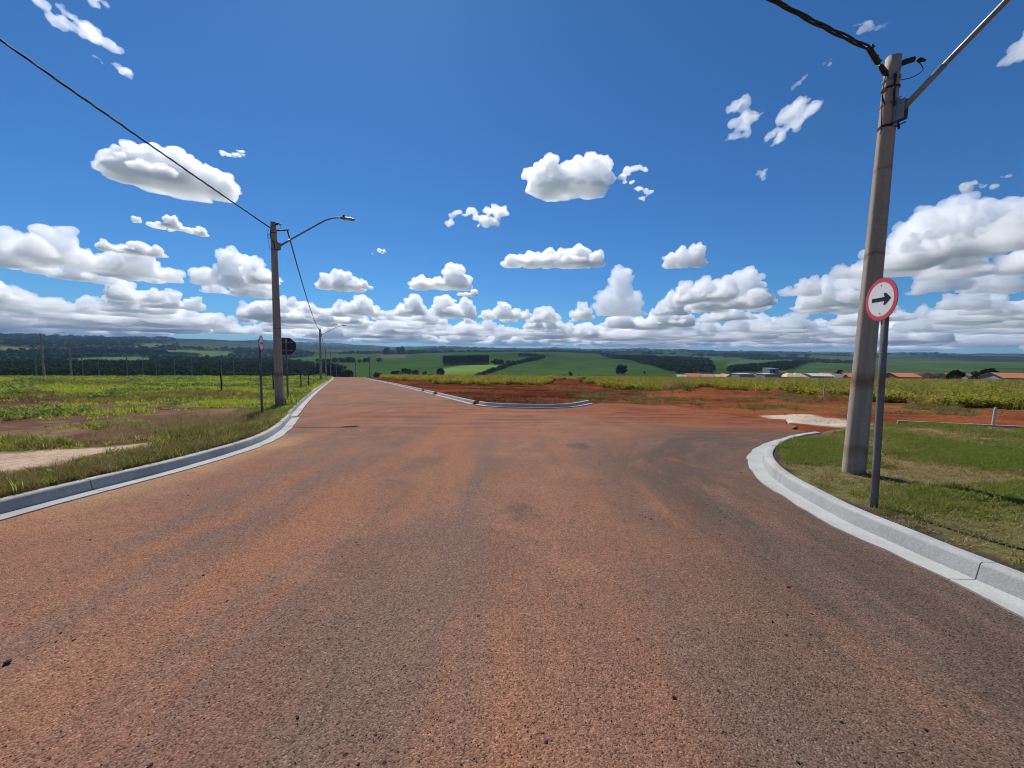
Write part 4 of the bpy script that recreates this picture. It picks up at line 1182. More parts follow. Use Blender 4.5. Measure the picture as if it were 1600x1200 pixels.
# a strew of short straws on the road
STRAW_ME = MB().box((0, 0, 0.0015), (0.03, 0.0022, 0.002)).mesh('straw_bit'); STRAW_ME.materials.append(G_STRAW)
x, y = polar(160, 1.4, 14, -55, 55); keep = sdist(ROAD, x, y) < -0.1; x, y = x[keep], y[keep]
scatter('straw_bits', x, y, rng.uniform(0.4, 1.2, len(x)), np.zeros(len(x), int), [STRAW_ME], 'bits of straw strewn on the road', 'straw', 0.05, z=plane(x, y) + 0.002)
# single stones one can pick out
for (x, y, s_, lab) in [(-2.72, 1.95, 0.045, 'single pale stone on the road at lower left'), (2.1, 2.75, 0.03, 'small dark stone on the road below the right kerb')]:
    o = link('stone', stone('stone', 77, STM), None, None, (x, y, float(plane(x, y)) + s_ * 0.25)); o.scale = (s_, s_ * 0.8, s_ * 0.8)
    tag(o, lab, 'stone')
print('vegetation', round(time.time() - T0, 1))

# ------------------------------------------------------------------ trees
TREEMAT = leaf_material('tree_leaves', [(0.026, 0.044, 0.014), (0.036, 0.058, 0.018), (0.048, 0.072, 0.024)], 0.25, 1.1)
TREEDARK = leaf_material('dark_tree_leaves', [(0.018, 0.030, 0.010), (0.026, 0.040, 0.014)], 0.2, 1.0)
BARK = simple_mat('bark', (0.10, 0.08, 0.06), 0.9, 0, 0.3, 4)
def crown_mesh(name, h, w, n, leaf, mat, seed, base=0.2, lobes=7, tall=False):
    r_ = np.random.default_rng(seed)
    L = []
    for k in range(lobes):
        a = r_.uniform(0, 6.28); t = (k + 0.5) / lobes
        rad = w * 0.5 * (0.15 + 0.42 * r_.uniform())
        zc = h * (base + (1 - base) * (0.25 + 0.6 * t))
        lr = w * (0.20 + 0.16 * r_.uniform()) * (0.8 if tall else 1.0) * (1.15 - 0.5 * abs(t - 0.4))
        L.append((rad * math.cos(a), rad * math.sin(a), min(zc, h - lr * 0.9), lr, lr * (1.5 if tall else 0.85)))
    lob = r_.integers(0, lobes, n)
    L = np.array(L)[lob]
    dv = r_.normal(0, 1, (n, 3)); dv /= np.linalg.norm(dv, axis=1)[:, None]
    q = r_.uniform(0.55, 1.08, n) ** 0.6
    c = L[:, :3] + dv * np.stack([L[:, 3], L[:, 3], L[:, 4]], 1) * q[:, None]
    c[:, 2] = np.maximum(c[:, 2], h * base * 0.8)
    # leaf clumps: bent quads facing roughly outward
    nrm = dv + r_.normal(0, 0.45, (n, 3)); nrm /= np.linalg.norm(nrm, axis=1)[:, None]
    t1 = np.cross(nrm, r_.normal(0, 1, (n, 3))); t1 /= np.linalg.norm(t1, axis=1)[:, None]; t2 = np.cross(nrm, t1)
    s = leaf * r_.uniform(0.6, 1.4, n)[:, None]
    V = np.concatenate([c + t1 * s, c + t2 * s * 0.8 + nrm * s * 0.2, c - t1 * s, c - t2 * s * 0.8 - nrm * s * 0.2], 0)
    i = np.arange(n)
    me = np_mesh(name, V, np.stack([i, i + n, i + 2 * n, i + 3 * n], 1)); me.materials.append(mat)
    return me
def trunk_mesh(h, r_, seed):
    q = np.random.default_rng(seed)
    mb = MB()
    mb.tube([(0, 0, -0.5), (q.normal(0, .1), 0, h * 0.3), (q.normal(0, .2), q.normal(0, .2), h * 0.62)], [r_ * 1.3, r_, r_ * 0.6], 7)
    for k in range(4):
        a = k * 1.6 + q.uniform(0, 1); z0 = h * q.uniform(0.25, 0.5)
        mb.tube([(0, 0, z0), (math.cos(a) * h * 0.12, math.sin(a) * h * 0.12, z0 + h * 0.14), (math.cos(a) * h * 0.22, math.sin(a) * h * 0.22, z0 + h * 0.3)], [r_ * 0.5, r_ * 0.35, r_ * 0.12], 5)
    me = mb.mesh('trunk'); me.materials.append(BARK); return me
def tree(label, x, y, h, w, seed, mat=TREEMAT, n=420, base=0.15, tall=False, lobes=8, group='lone trees among the far fields', name='tree'):
    root = tag(empty(name, (x, y, gz(x, y) - 0.2)), label, 'tree', group)
    link('trunk', trunk_mesh(h, h * 0.022, seed), None, root)
    link('crown', crown_mesh('crown', h, w, n, w * 0.085, mat, seed, base, lobes, tall), None, root)
    return root
tree('lone dark round tree standing in the big green field', 231, 816, 21, 23, 1, TREEDARK, 900, 0.03, lobes=12)
tree('small dark tree with low bushes at the foot of the big green field', 113, 739, 11, 9, 2, TREEDARK)
tree('low bush left of the small dark tree in the big field', 101, 742, 4, 12, 3, TREEDARK, 300, 0.0)
tree('low green bush right of the small dark tree in the big field', 131, 745, 3.5, 11, 4, TREEMAT, 300, 0.0)
tree('thin small tree right of the round dark tree', 268, 780, 10, 4.5, 5)
tree('left of the two tall trees on the far skyline', -838, 2560, 46, 58, 6, TREEDARK, 900, 0.1, True, 10)
tree('right of the two tall trees on the far skyline', -735, 2540, 50, 56, 7, TREEDARK, 900, 0.1, True, 10)
tree('lower spreading tree right of the two tall skyline trees', -640, 2470, 24, 52, 8, TREEDARK, 600, 0.0)
tree('broad tree in the clump behind the brow, left of the bright field', -192, 695, 17, 20, 9, TREEDARK, 800, 0.05, lobes=11)
tree('left shoulder of the tree clump behind the brow', -209, 690, 13, 17, 10, TREEDARK, 700, 0.03)
tree('right shoulder of the tree clump behind the brow', -177, 700, 14, 16, 11, TREEDARK, 700, 0.03)
tree('upright dark tree at the corner of the bright green field', -160, 700, 12, 9, 12, TREEDARK, 500, 0.03)
tree('leaning tree at the left edge of the bright green field', -139, 740, 17, 17, 13, TREEDARK, 700, 0.02)
tree('low bush between the clump and the bright green field', -148, 705, 7.5, 15, 14, TREEDARK, 500, 0.0)
tree('dark rounded tree just left of where the road drops away', -312, 668, 21, 30, 15, TREEDARK, 800, 0.0, lobes=11)
tree('lower dark tree where the road drops away', -288, 665, 12, 22, 16, TREEDARK, 600, 0.0)
tree('low bush right of the road brow', -246, 700, 7, 16, 17, TREEDARK, 500, 0.0)
tree('small round tree in the green field by the brow poles', -262, 740, 7, 7, 18, TREEDARK)
tree('tree behind the orange roofed houses near the lamp post', 183.7, 216, 8.5, 5.5, 19, TREEDARK, 500, 0.1, group='trees among the houses')
tree('dark round tree beside the brown mound', 203, 176, 7.0, 6.5, 20, TREEDARK, 700, 0.05, group='trees among the houses')
tree('spreading dark tree left of the last orange roof', 233, 189, 8.6, 11, 21, TREEDARK, 700, 0.1, group='trees among the houses')
tree('small tree between the houses left of the lamp post', 122, 214, 5.5, 5, 22, TREEMAT, 400, 0.1, group='trees among the houses')

# masses of trees that read as one
TK = [crown_mesh('mass', 1.0, 1.15, 110, 0.13, TREEDARK if k < 3 else TREEMAT, 100 + k, 0.0, 6) for k in range(5)]
TALL = [crown_mesh('mass_tall', 1.0, 0.42, 150, 0.065, TREEDARK, 120 + k, 0.0, 7, True) for k in range(3)]
def in_polys(polys, holes, n, seed, min_d=0):
    out = []
    r_ = np.random.default_rng(seed)
    for p, m_ in zip(polys, n):
        p = np.array(p, float)
        lo, hi = p.min(0), p.max(0)
        # spread evenly in bearing and log distance so near and far parts both fill
        q = np.hypot(p[:, 0], p[:, 1]); th = np.arctan2(p[:, 0], p[:, 1])
        k = m_ * 6
        rr = np.exp(r_.uniform(math.log(q.min()), math.log(q.max()), k)); aa = r_.uniform(th.min(), th.max(), k)
        x, y = np.sin(aa) * rr, np.cos(aa) * rr
        ok = sdist(p, x, y) < 0
        for h in holes: ok &= sdist(np.array(h, float), x, y) > 12
        out.append(np.stack([x[ok], y[ok]], 1)[:m_])
    return np.vstack(out)
FP = [c[1] for c in COVER if c[0] == 'forest']; HO = [c[1] for c in COVER if c[0] == 'field']
P = in_polys([FP[0]], HO, [6000], 5)
h = rng.uniform(7, 15, len(P)) * np.clip(np.hypot(P[:, 0], P[:, 1]) / 2500, 0.8, 2.2)
scatter('woodland', P[:, 0], P[:, 1], h * 1.3, rng.integers(0, 5, len(P)), TK, 'dark woodland covering the far slope on the left', 'woodland', 0.05, zs=h)
P = in_polys(FP[1:], HO[-2:], [900, 500, 500], 6)
h = rng.uniform(7, 14, len(P)) * np.clip(np.hypot(P[:, 0], P[:, 1]) / 2500, 0.75, 1.6)
scatter('woodland', P[:, 0], P[:, 1], h * 1.3, rng.integers(0, 5, len(P)), TK, 'dark woodland on the far slope above the houses', 'woodland', 0.05, zs=h)
# hedgerows
def along(line, spacing, jit):
    line = np.array(line, float)
    s = np.concatenate([[0], np.cumsum(np.linalg.norm(np.diff(line, axis=0), axis=1))])
    q = np.arange(0, s[-1], spacing) + rng.uniform(-.4, .4, len(np.arange(0, s[-1], spacing))) * spacing
    return np.stack([np.interp(q, s, line[:, 0]), np.interp(q, s, line[:, 1])], 1) + rng.normal(0, jit, (len(q), 2))
P = along([(-66, 745), (-52, 877), (-19, 1101), (19, 1220), (80, 1406), (138, 1764), (107, 1887), (35, 1876)], 6, 3)
h = rng.uniform(4, 9, len(P)) * np.clip(P[:, 1] / 800, 1, 1.9)
scatter('hedgerow', P[:, 0], P[:, 1], h * 1.2, rng.integers(0, 5, len(P)), TK, 'dark hedgerow climbing between the bright field and the cane', 'hedge', 0.05, zs=h)
P = np.vstack([along([(679, 3053), (538, 1861), (467, 1343), (406, 978)], 9, 5)])
h = rng.uniform(8, 14, len(P)); scatter('hedgerow', P[:, 0], P[:, 1], h * 1.2, rng.integers(0, 5, len(P)), TK, 'hedgerow down the right side of the big green field', 'hedge', 0.05, zs=h)
P = np.vstack([along([(-420, 2500), (-200, 2700), (150, 2800), (500, 3000), (818, 3300)], 22, 12), along([(-900, 2750), (-500, 2500)], 14, 14)])
h = rng.uniform(9, 20, len(P)); scatter('hedgerow', P[:, 0], P[:, 1], h * 1.5, rng.integers(0, 5, len(P)), TK, 'broken line of trees along the far top of the green fields', 'hedge', 0.05, zs=h)
P = np.vstack([along([(-620, 1240), (-545, 1290), (-480, 1330)], 7, 12), along([(-60, 1185), (-15, 1195)], 7, 4)])
h = rng.uniform(9, 18, len(P)); scatter('hedgerow', P[:, 0], P[:, 1], h * 1.3, rng.integers(0, 5, len(P)), TK, 'dark band of bushes in the field left of the eucalyptus block', 'hedge', 0.05, zs=h)
# block of planted eucalyptus
gx, gy = np.meshgrid(np.linspace(0, 1, 34), np.linspace(0, 1, 6))
a, b, c_, d_ = [np.array(p, float) for p in ((-207, 1157), (-76, 1199), (-80, 1275), (-222, 1240))]
P = (a[None] * (1 - gx.ravel()[:, None]) + b[None] * gx.ravel()[:, None]) * (1 - gy.ravel()[:, None]) + (d_[None] * (1 - gx.ravel()[:, None]) + c_[None] * gx.ravel()[:, None]) * gy.ravel()[:, None]
P = P + rng.normal(0, 0.6, P.shape)
h = rng.uniform(25, 29, len(P)); scatter('eucalyptus_block', P[:, 0], P[:, 1], h * 0.62, rng.integers(0, 3, len(P)), TALL, 'square block of planted dark trees above the bright green field', 'plantation', 0.02, zs=h)
# hills beyond: scattered trees on the distant ridges
P = in_polys([[(-4000, 5500), (9000, 7000), (9000, 11000), (-7000, 11000)], [(900, 2300), (3800, 2900), (5200, 5200), (1500, 5200)], [(-1200, 2600), (900, 3200), (1200, 6000), (-1800, 6000)]], [], [1500, 900, 700], 8)
nn = fbm(P[:, 0] / 600, P[:, 1] / 600, 3) > 0.02
P = P[nn]; h = rng.uniform(14, 26, len(P))
scatter('woodland', P[:, 0], P[:, 1], h * 2.2, rng.integers(0, 5, len(P)), TK, 'patches of trees on the distant blue hills', 'woodland', 0.05, zs=h)
print('trees', round(time.time() - T0, 1))

# ------------------------------------------------------------------ houses beyond the crop
WALLS = {k: simple_mat('wall_' + k, c, 0.9, 0, 0.18, 1.5, 0.2) for k, c in dict(grey=(0.27, 0.28, 0.30), white=(0.62, 0.60, 0.56), block=(0.33, 0.31, 0.30), cream=(0.55, 0.46, 0.33), brick=(0.32, 0.16, 0.10)).items()}
ROOFS = {k: simple_mat('roof_' + k, c, 0.85, 0, 0.22, 2.5, 0.3) for k, c in dict(orange=(0.50, 0.185, 0.09), pink=(0.48, 0.24, 0.17), cream=(0.62, 0.52, 0.33), pale=(0.50, 0.49, 0.47), brown=(0.20, 0.13, 0.10), dark=(0.12, 0.12, 0.13)).items()}
GLASS = simple_mat('window_glass', (0.03, 0.035, 0.04), 0.15, 0, 0.2, 3, spec=0.6)
DOORM = simple_mat('house_door', (0.16, 0.10, 0.07), 0.6, 0, 0.2, 4)
def house(label, x, y, w, h, wall, roof, style, depth=9.0, rz=0.0, wh=None, extra=()):
    root = tag(empty('house', (x, y, gz(x, y) - 0.15), rz), label, 'house', 'houses beyond the crop')
    wh = wh or (h * 0.62 if style != 'flat' else h - 0.25)
    hw, hd = w / 2, depth / 2
    V = [(-hw, -hd, 0), (hw, -hd, 0), (hw, hd, 0), (-hw, hd, 0), (-hw, -hd, wh), (hw, -hd, wh), (hw, hd, wh), (-hw, hd, wh)]
    Fc = [(0, 1, 5, 4), (1, 2, 6, 5), (2, 3, 7, 6), (3, 0, 4, 7), (4, 5, 6, 7)]
    if style == 'gable_side':    # ridge along x
        V += [(-hw, 0, h - 0.1), (hw, 0, h - 0.1)]; Fc += [(4, 7, 8), (5, 9, 6)]
    if style == 'gable_front':
        V += [(0, -hd, h - 0.1), (0, hd, h - 0.1)]; Fc += [(4, 8, 5), (7, 6, 9)]
    MB().add(V, Fc).build('wall', WALLS[wall], root)
    ov = 0.5; t = 0.12
    mb = MB()
    def slab(a, b, c, d):
        q = [Vector(p) for p in (a, b, c, d)]
        up = Vector((0, 0, t)); mb.add(q + [p + up for p in q], [(3, 2, 1, 0), (4, 5, 6, 7), (0, 1, 5, 4), (1, 2, 6, 5), (2, 3, 7, 6), (3, 0, 4, 7)])
    if style == 'gable_side':
        sl = (h - wh) / hd
        slab((-hw - ov, -hd - ov, wh - ov * sl), (hw + ov, -hd - ov, wh - ov * sl), (hw + ov, 0, h), (-hw - ov, 0, h)); slab((hw + ov, hd + ov, wh - ov * sl), (-hw - ov, hd + ov, wh - ov * sl), (-hw - ov, 0.01, h), (hw + ov, 0.01, h))
    elif style == 'gable_front':
        sl = (h - wh) / hw
        slab((-hw - ov, hd + ov, wh - ov * sl), (-hw - ov, -hd - ov, wh - ov * sl), (0, -hd - ov, h), (0, hd + ov, h)); slab((hw + ov, -hd - ov, wh - ov * sl), (hw + ov, hd + ov, wh - ov * sl), (0.01, hd + ov, h), (0.01, -hd - ov, h))
    elif style == 'hip':
        r_ = max(0.2, hw - hd * 0.7); z0 = wh - 0.15
        A, B, C_, D_ = (-hw - ov, -hd - ov, z0), (hw + ov, -hd - ov, z0), (hw + ov, hd + ov, z0), (-hw - ov, hd + ov, z0)
        mb.add([A, B, C_, D_, (-r_, 0, h), (r_, 0, h)], [(0, 1, 5, 4), (1, 2, 5), (2, 3, 4, 5), (3, 0, 4), (3, 2, 1, 0)])
    else:
        mb.box((0, 0, wh + 0.125), (w + 0.3, depth + 0.3, 0.25))
    rf = mb.build('roof', ROOFS[roof], root)
    if style in ('gable_side', 'hip') and roof in ('orange', 'pink', 'brown', 'cream'):
        k = hw - 0.1 if style == 'gable_side' else max(0.2, hw - hd * 0.7)
        MB().tube([(-k, 0, h + t), (k, 0, h + t)], 0.12, 6).build('ridge_tile', ROOFS[roof], rf)
    nwin = max(1, int(w / 3.2))
    for i in range(nwin):
        wx = -hw + w * (i + 0.5) / nwin
        if i == nwin // 2 and nwin > 1:
            MB().box((wx, -hd - 0.02, 1.05), (0.95, 0.08, 2.1)).build('door', DOORM, root); continue
        zc = min(wh - 0.8, 1.6)
        wf = MB().box((wx, -hd - 0.02, zc), (1.35, 0.08, 1.15)).build('window', WALLS['white'], root)
        MB().box((wx, -hd - 0.045, zc), (1.15, 0.06, 0.95)).build('pane', GLASS, wf)
        if wh > 4.6:
            wf = MB().box((wx, -hd - 0.02, wh - 1.2), (1.35, 0.08, 1.15)).build('window', WALLS['white'], root)
            MB().box((wx, -hd - 0.045, wh - 1.2), (1.15, 0.06, 0.95)).build('pane', GLASS, wf)
    return root
house('low pale roofed shed, leftmost of the row of houses', 89.1, 202, 5.2, 3.6, 'white', 'pale', 'gable_side', 6)
house('orange roofed house with grey wall, second from the left end', 95.0, 203, 6.6, 4.3, 'grey', 'orange', 'gable_side', 8)
house('wide low house with faded pink roof, third from the left end', 104.5, 209, 7.4, 4.2, 'white', 'pink', 'gable_side', 8)
house('small pale roofed house with brown wall near the row middle', 117.3, 218, 5.4, 4.5, 'brick', 'pale', 'gable_side', 7)
house('small house with steep pink roof left of the grey block', 113.4, 204, 4.6, 4.1, 'cream', 'pink', 'gable_front', 7)
house('plain grey flat roofed block in the row', 115.8, 193, 7.2, 4.0, 'grey', 'pale', 'flat', 7)
house('low white house with pale flat roof right of the grey block', 134.7, 218, 7.6, 4.7, 'white', 'pale', 'flat', 8)
house('grey rendered house left of the tall grey block', 124.2, 188, 5.4, 3.9, 'grey', 'pale', 'flat', 7)
house('tall unfinished grey block, highest of the row', 136.2, 203, 4.4, 7.5, 'grey', 'pale', 'flat', 6)
house('two storey block wall house beside the tall grey block', 142.4, 208, 7.0, 6.3, 'block', 'dark', 'flat', 8)
house('house with cream hipped roof', 144.8, 201, 6.0, 5.1, 'grey', 'cream', 'hip', 6)
house('second cream hipped roof touching the first', 150.6, 203, 6.4, 5.3, 'block', 'cream', 'hip', 6)
house('long grey house with pale low roof', 160.4, 202, 11.0, 5.0, 'grey', 'pale', 'gable_side', 8, wh=3.9)
house('orange roofed house behind the long grey one', 181.5, 222, 9.0, 6.9, 'grey', 'orange', 'gable_side', 9, wh=4.6)
house('narrow grey gabled house between two orange roofs', 171.9, 202, 4.3, 5.0, 'grey', 'dark', 'gable_front', 7)
house('orange roofed house just left of the lamp post', 177.2, 201, 9.4, 5.7, 'block', 'orange', 'gable_side', 9, wh=3.8)
house('wide orange roofed house right of the sign post', 190.0, 188, 10.6, 5.5, 'brick', 'orange', 'gable_side', 9, wh=3.8)
house('small orange roofed house right of the brown mound', 228.5, 201, 5.6, 6.7, 'block', 'orange', 'gable_side', 7, wh=4.8)
house('long brown house with white roof edge', 242.4, 203, 11.0, 7.0, 'white', 'brown', 'gable_side', 8, wh=5.9)
house('orange roofed house at the right edge of the picture', 209.7, 162, 13.2, 5.1, 'grey', 'orange', 'gable_side', 9, rz=R(-8), wh=3.3)
# earth mound between the houses
b2 = bmesh.new()
bmesh.ops.create_grid(b2, x_segments=44, y_segments=24, size=1.0)
for v in b2.verts:
    e = max(0, 1 - (abs(v.co.x) ** 2.6 + abs(v.co.y) ** 2)); px_, py_ = v.co.x * 11.5, v.co.y * 7
    v.co = Vector((px_, py_, -0.6 + 7.6 * e ** 0.4 * (1.02 + 0.12 * float(fbm(np.array(px_ / 3.), np.array(py_ / 3.), 3)))))
me = bpy.data.meshes.new('earth_mound'); b2.to_mesh(me); b2.free()
tag(link('earth_mound', me, simple_mat('mound_earth', (0.10, 0.055, 0.038), 0.95, 0, 0.4, 0.8, 0.5), None, (217.8, 202, gz(217.8, 202))), 'dark brown earth mound between two orange roofs', 'mound')
print('houses', round(time.time() - T0, 1))

# ------------------------------------------------------------------ clouds: closed bodies of scattering vapour, 1 km up
def hash3(ix, iy, iz):
    h = np.sin(ix * 127.1 + iy * 311.7 + iz * 74.7) * 43758.5453; return h - np.floor(h)
def vnoise3(p):
    i = np.floor(p); f = smooth(p - i)
    o = 0
    for dx in (0, 1):
        for dy in (0, 1):
            for dz in (0, 1):
                w = (f[:, 0] if dx else 1 - f[:, 0]) * (f[:, 1] if dy else 1 - f[:, 1]) * (f[:, 2] if dz else 1 - f[:, 2])
                o = o + w * hash3(i[:, 0] + dx, i[:, 1] + dy, i[:, 2] + dz)
    return o - 0.5
def vapour(name, density, g):
    m = NT(name)
    v = m.n('VolumeScatter')
    v.inputs['Color'].default_value = (1, 1, 1, 1); v.inputs['Density'].default_value = density; v.inputs['Anisotropy'].default_value = g
    m.t.links.new(v.outputs[0], m.out.inputs['Volume'])
    return m.m
VAP = {}
def vap(d):
    k = round(d, 4)
    if k not in VAP: VAP[k] = vapour('cloud_vapour_%g' % k, k, 0.6)
    return VAP[k]
def fuse(b2, vox):
    me = b2
    if isinstance(b2, bmesh.types.BMesh): me = bpy.data.meshes.new('tmp'); b2.to_mesh(me); b2.free()
    o = bpy.data.objects.new('tmp', me); COL.objects.link(o)
    md = o.modifiers.new('fuse', 'REMESH'); md.mode = 'VOXEL'; md.voxel_size = vox
    me2 = bpy.data.meshes.new_from_object(o.evaluated_get(bpy.context.evaluated_depsgraph_get()))
    bpy.data.objects.remove(o); bpy.data.meshes.remove(me)
    return me2
ICO = bmesh.new(); bmesh.ops.create_icosphere(ICO, subdivisions=1, radius=1.0)
ICO_V = np.array([v.co[:] for v in ICO.verts]); ICO_F = np.array([[v.index for v in f.verts] for f in ICO.faces]); ICO.free()
def balls(B):
    """B: rows of x, y, z, rx, ry, rz -> bmesh of ellipsoids"""
    B = np.asarray(B)
    V = (B[:, None, :3] + ICO_V[None] * B[:, None, 3:6]).reshape(-1, 3)
    Fc = (ICO_F[None] + (np.arange(len(B)) * len(ICO_V))[:, None, None]).reshape(-1, 3)
    b2 = bmesh.new(); me = np_mesh('tmp', V, Fc); b2.from_mesh(me); bpy.data.meshes.remove(me)
    return b2
def roughen(me2, seed, size, amp, f0, octaves, billow, zf=None):
    nv = len(me2.vertices)
    co = np.empty(nv * 3); me2.vertices.foreach_get('co', co); co = co.reshape(-1, 3)
    no = np.empty(nv * 3); me2.vertices.foreach_get('normal', no); no = no.reshape(-1, 3)
    a, f = amp, f0
    v = np.zeros(nv)
    for k in range(octaves):
        q = co / size * f + np.array((seed * 3.1, k * 7.3, seed * 1.7))
        v += a * (0.42 - np.abs(vnoise3(q)) * 2.0) if billow else a * vnoise3(q) * 2.0
        a *= 0.68; f *= 2.05
    under = 1.0 if zf is None else np.clip(0.35 + (co[:, 2] - zf) / (0.25 * size), 0.35, 1)
    co = co + no * (v * size * under)[:, None]
    if zf is not None:
        co[:, 2] = np.where(co[:, 2] < zf, zf + (co[:, 2] - zf) * 0.25, co[:, 2])
    me2.vertices.foreach_set('co', co.ravel()); me2.update()
    me2.polygons.foreach_set('use_smooth', [True] * len(me2.polygons))
    me2.name = 'cloud'
    return me2
def cloud_balls(seed, L, W, H, n, heads=None):
    """heads of different height on a common flat base, each head covered with smaller and smaller billows"""
    r_ = np.random.default_rng(seed)
    S = min(W, L)
    nh = max(3, n // 12)
    hx = np.linspace(-0.72, 0.72, nh) + r_.uniform(-0.12, 0.12, nh); hy = r_.uniform(-0.45, 0.45, nh)
    hh = r_.uniform(0.4, 1.0, nh) * (1 - 0.45 * hx ** 2); hh[np.argmin(np.abs(hx - r_.uniform(-.4, .4)))] = 1.0
    if heads: hx, hh = np.array([q[0] for q in heads]), np.array([q[1] for q in heads]); nh = len(heads); hy = hy[:1].repeat(nh) * 0 + r_.uniform(-.25, .25, nh)
    B = []
    for x, y, t in zip(hx, hy, hh):
        rr_ = min(S * 0.26, H * 0.42, L * 0.9 / nh) * (0.65 + 0.5 * t)
        z = max(0.0, H * t - rr_)
        B.append((x * L / 2, y * W / 2, z, rr_ * 1.15, rr_, rr_))
        k = 1
        while z - rr_ * 0.8 * k > -rr_ * 0.5:
            B.append((x * L / 2 + r_.normal(0, .2) * rr_, y * W / 2, z - rr_ * 0.8 * k, rr_ * 1.3, rr_ * 1.2, rr_)); k += 1
    for i in range(n):      # apron of low billows
        a = r_.uniform(0, 6.283); q = math.sqrt(r_.uniform()) * 0.95
        x, y = q * math.cos(a), q * math.sin(a) * 0.9
        rr_ = min(S * 0.15, H * 0.35) * r_.uniform(0.5, 1.0) * (1.1 - 0.7 * q)
        B.append((x * L / 2, y * W / 2, r_.uniform(0, 0.16) * H, rr_ * 1.5, rr_ * 1.3, rr_ * 0.9))
    src = list(B)
    for lev, (m_, sc_) in enumerate(((7, 0.42), (4, 0.40))):
        nxt = []
        for (x, y, z, rx, ry, rz) in src:
            for q in range(m_):
                d = r_.normal(0, 1, 3); d /= np.linalg.norm(d); d[2] = abs(d[2]) if r_.uniform() < 0.8 else d[2] * 0.4
                s_ = sc_ * r_.uniform(0.6, 1.2)
                nxt.append((x + d[0] * rx * 0.86, y + d[1] * ry * 0.86, z + d[2] * rz * 0.86, rx * s_, ry * s_, rz * s_))
        B += nxt; src = nxt
        if lev == 0 and len(src) > 420: src = [src[i] for i in r_.choice(len(src), 420, replace=False)]
    return B, S
def cloud_mesh(seed, L, W, H, n, vox, grow=0.0, amp=0.055, heads=None):
    B, S = cloud_balls(seed, L, W, H, n, heads)
    B = np.array(B)
    if grow: B[:, 3:6] += grow
    me2 = fuse(balls(B), vox)
    me2 = fuse(roughen(me2, seed, min(S, H * 1.5), amp, 4.0, 5, True, -0.03 * H - grow * 0.3), vox * 0.95)
    me2.polygons.foreach_set('use_smooth', [True] * len(me2.polygons)); me2.name = 'cloud'
    return me2
def wisp_mesh(seed, L, H, W, n, vox):
    """torn shreds: streaks of small drops drifting from a few cores"""
    r_ = np.random.default_rng(seed)
    B = []
    for c in range(max(2, n // 10)):
        p = np.array((r_.uniform(-0.42, 0.42) * L, r_.normal(0, .2) * W, r_.normal(0, 0.16) * H)); s_ = H * r_.uniform(0.14, 0.30) * (1.1 - abs(p[0]) / L * 1.4)
        for k in range(16):
            B.append((*p, s_ * r_.uniform(1.2, 2.4), s_ * 1.4, s_ * r_.uniform(0.6, 1.0)))
            p = p + np.array((r_.normal(0, 1.1) * s_ * 1.3, r_.normal(0, 1) * s_, r_.normal(0, 0.75) * s_)); s_ *= r_.uniform(0.80, 1.06)
    me2 = fuse(balls(B), vox)
    me2 = fuse(roughen(me2, seed, H, 0.11, 2.6, 4, False), vox * 0.9)
    me2.polygons.foreach_set('use_smooth', [True] * len(me2.polygons)); me2.name = 'cloud'
    return me2
BASE_H = 1000.0
def cloud(label, x, y, L, H, seed, W=None, dens=None, ragged=0.0, n=70, rot=0.0, alt=BASE_H, tilt=(0, 0), flat=True, group='separate clouds in the blue', fine=1.0, heads=None):
    W = W or L * 0.7
    az = math.atan2(x, y)
    if ragged >= 0.5:
        me = wisp_mesh(seed, L, H, W, n, max(L / 80, H / 24)); me.materials.append(vap((dens or 4.0 / H)))
    else:
        me = cloud_mesh(seed, L, W, H, n, max(L / 110, min(W, H * 1.5) / 58) * fine, heads=heads); me.materials.append(vap(dens or 7.0 / max(H, 60)))
    o = link('cloud', me, None, None, (x, y, alt))
    o.rotation_euler = (tilt[0], tilt[1], -az + rot)
    return tag(o, label, 'cloud', group)
#  bearing position (x, y) in metres, length across, height
cloud('big grey bellied cloud crossed by the left cable', -2190, 2540, 640, 235, 3, W=520, n=60, heads=[(-.7, .6), (-.35, .9), (0, 1.0), (.35, .8), (.7, .7)], fine=.8)
cloud('small puff right of the big grey bellied cloud', -1500, 2120, 130, 60, 5, ragged=.6, n=24)
cloud('heaped white cloud high above the middle of the road', 335, 2490, 450, 215, 4, W=300, n=44, heads=[(-.66, 1.0), (-.15, .72), (.25, .8), (.66, .98)], fine=.75)
cloud('tiny puff just right of the heaped middle cloud', 712, 2350, 95, 70, 6, ragged=.6, n=20)
cloud('ragged cloud left of and below the heaped middle cloud', -180, 2900, 400, 130, 7, ragged=.5, n=60, W=260)
cloud('long low cloud below the heaped middle cloud', 460, 4560, 1180, 240, 8, n=60, W=560, heads=[(-.8, .5), (-.45, .7), (-.1, .8), (.2, .75), (.5, 1.0), (.8, .6)])
cloud('plump cloud resting left of centre above the bank', -1180, 6300, 960, 330, 9, n=70)
cloud('small round cloud standing alone right of centre', 1930, 4510, 380, 235, 10, n=40)
cloud('thin flat cloud left of the left lamp post', -2960, 3420, 530, 95, 11, n=44, W=260)
cloud('short flat cloud lower left of the thin flat cloud', -4200, 4350, 570, 140, 12, n=44, W=330)
cloud('wispy cloud in the upper left corner', -1358, 1195, 260, 80, 13, ragged=1, n=34, dens=0.02, flat=False, W=120, rot=R(-10), tilt=(0, R(14)))
cloud('faint wisp below the upper left cloud', -1450, 1470, 110, 60, 14, ragged=1, n=18, dens=0.018, flat=False)
cloud('slanting wispy cloud, left of the two high right wisps', 880, 1745, 330, 110, 15, ragged=1, n=40, dens=0.022, flat=False, W=130, tilt=(0, R(-27)))
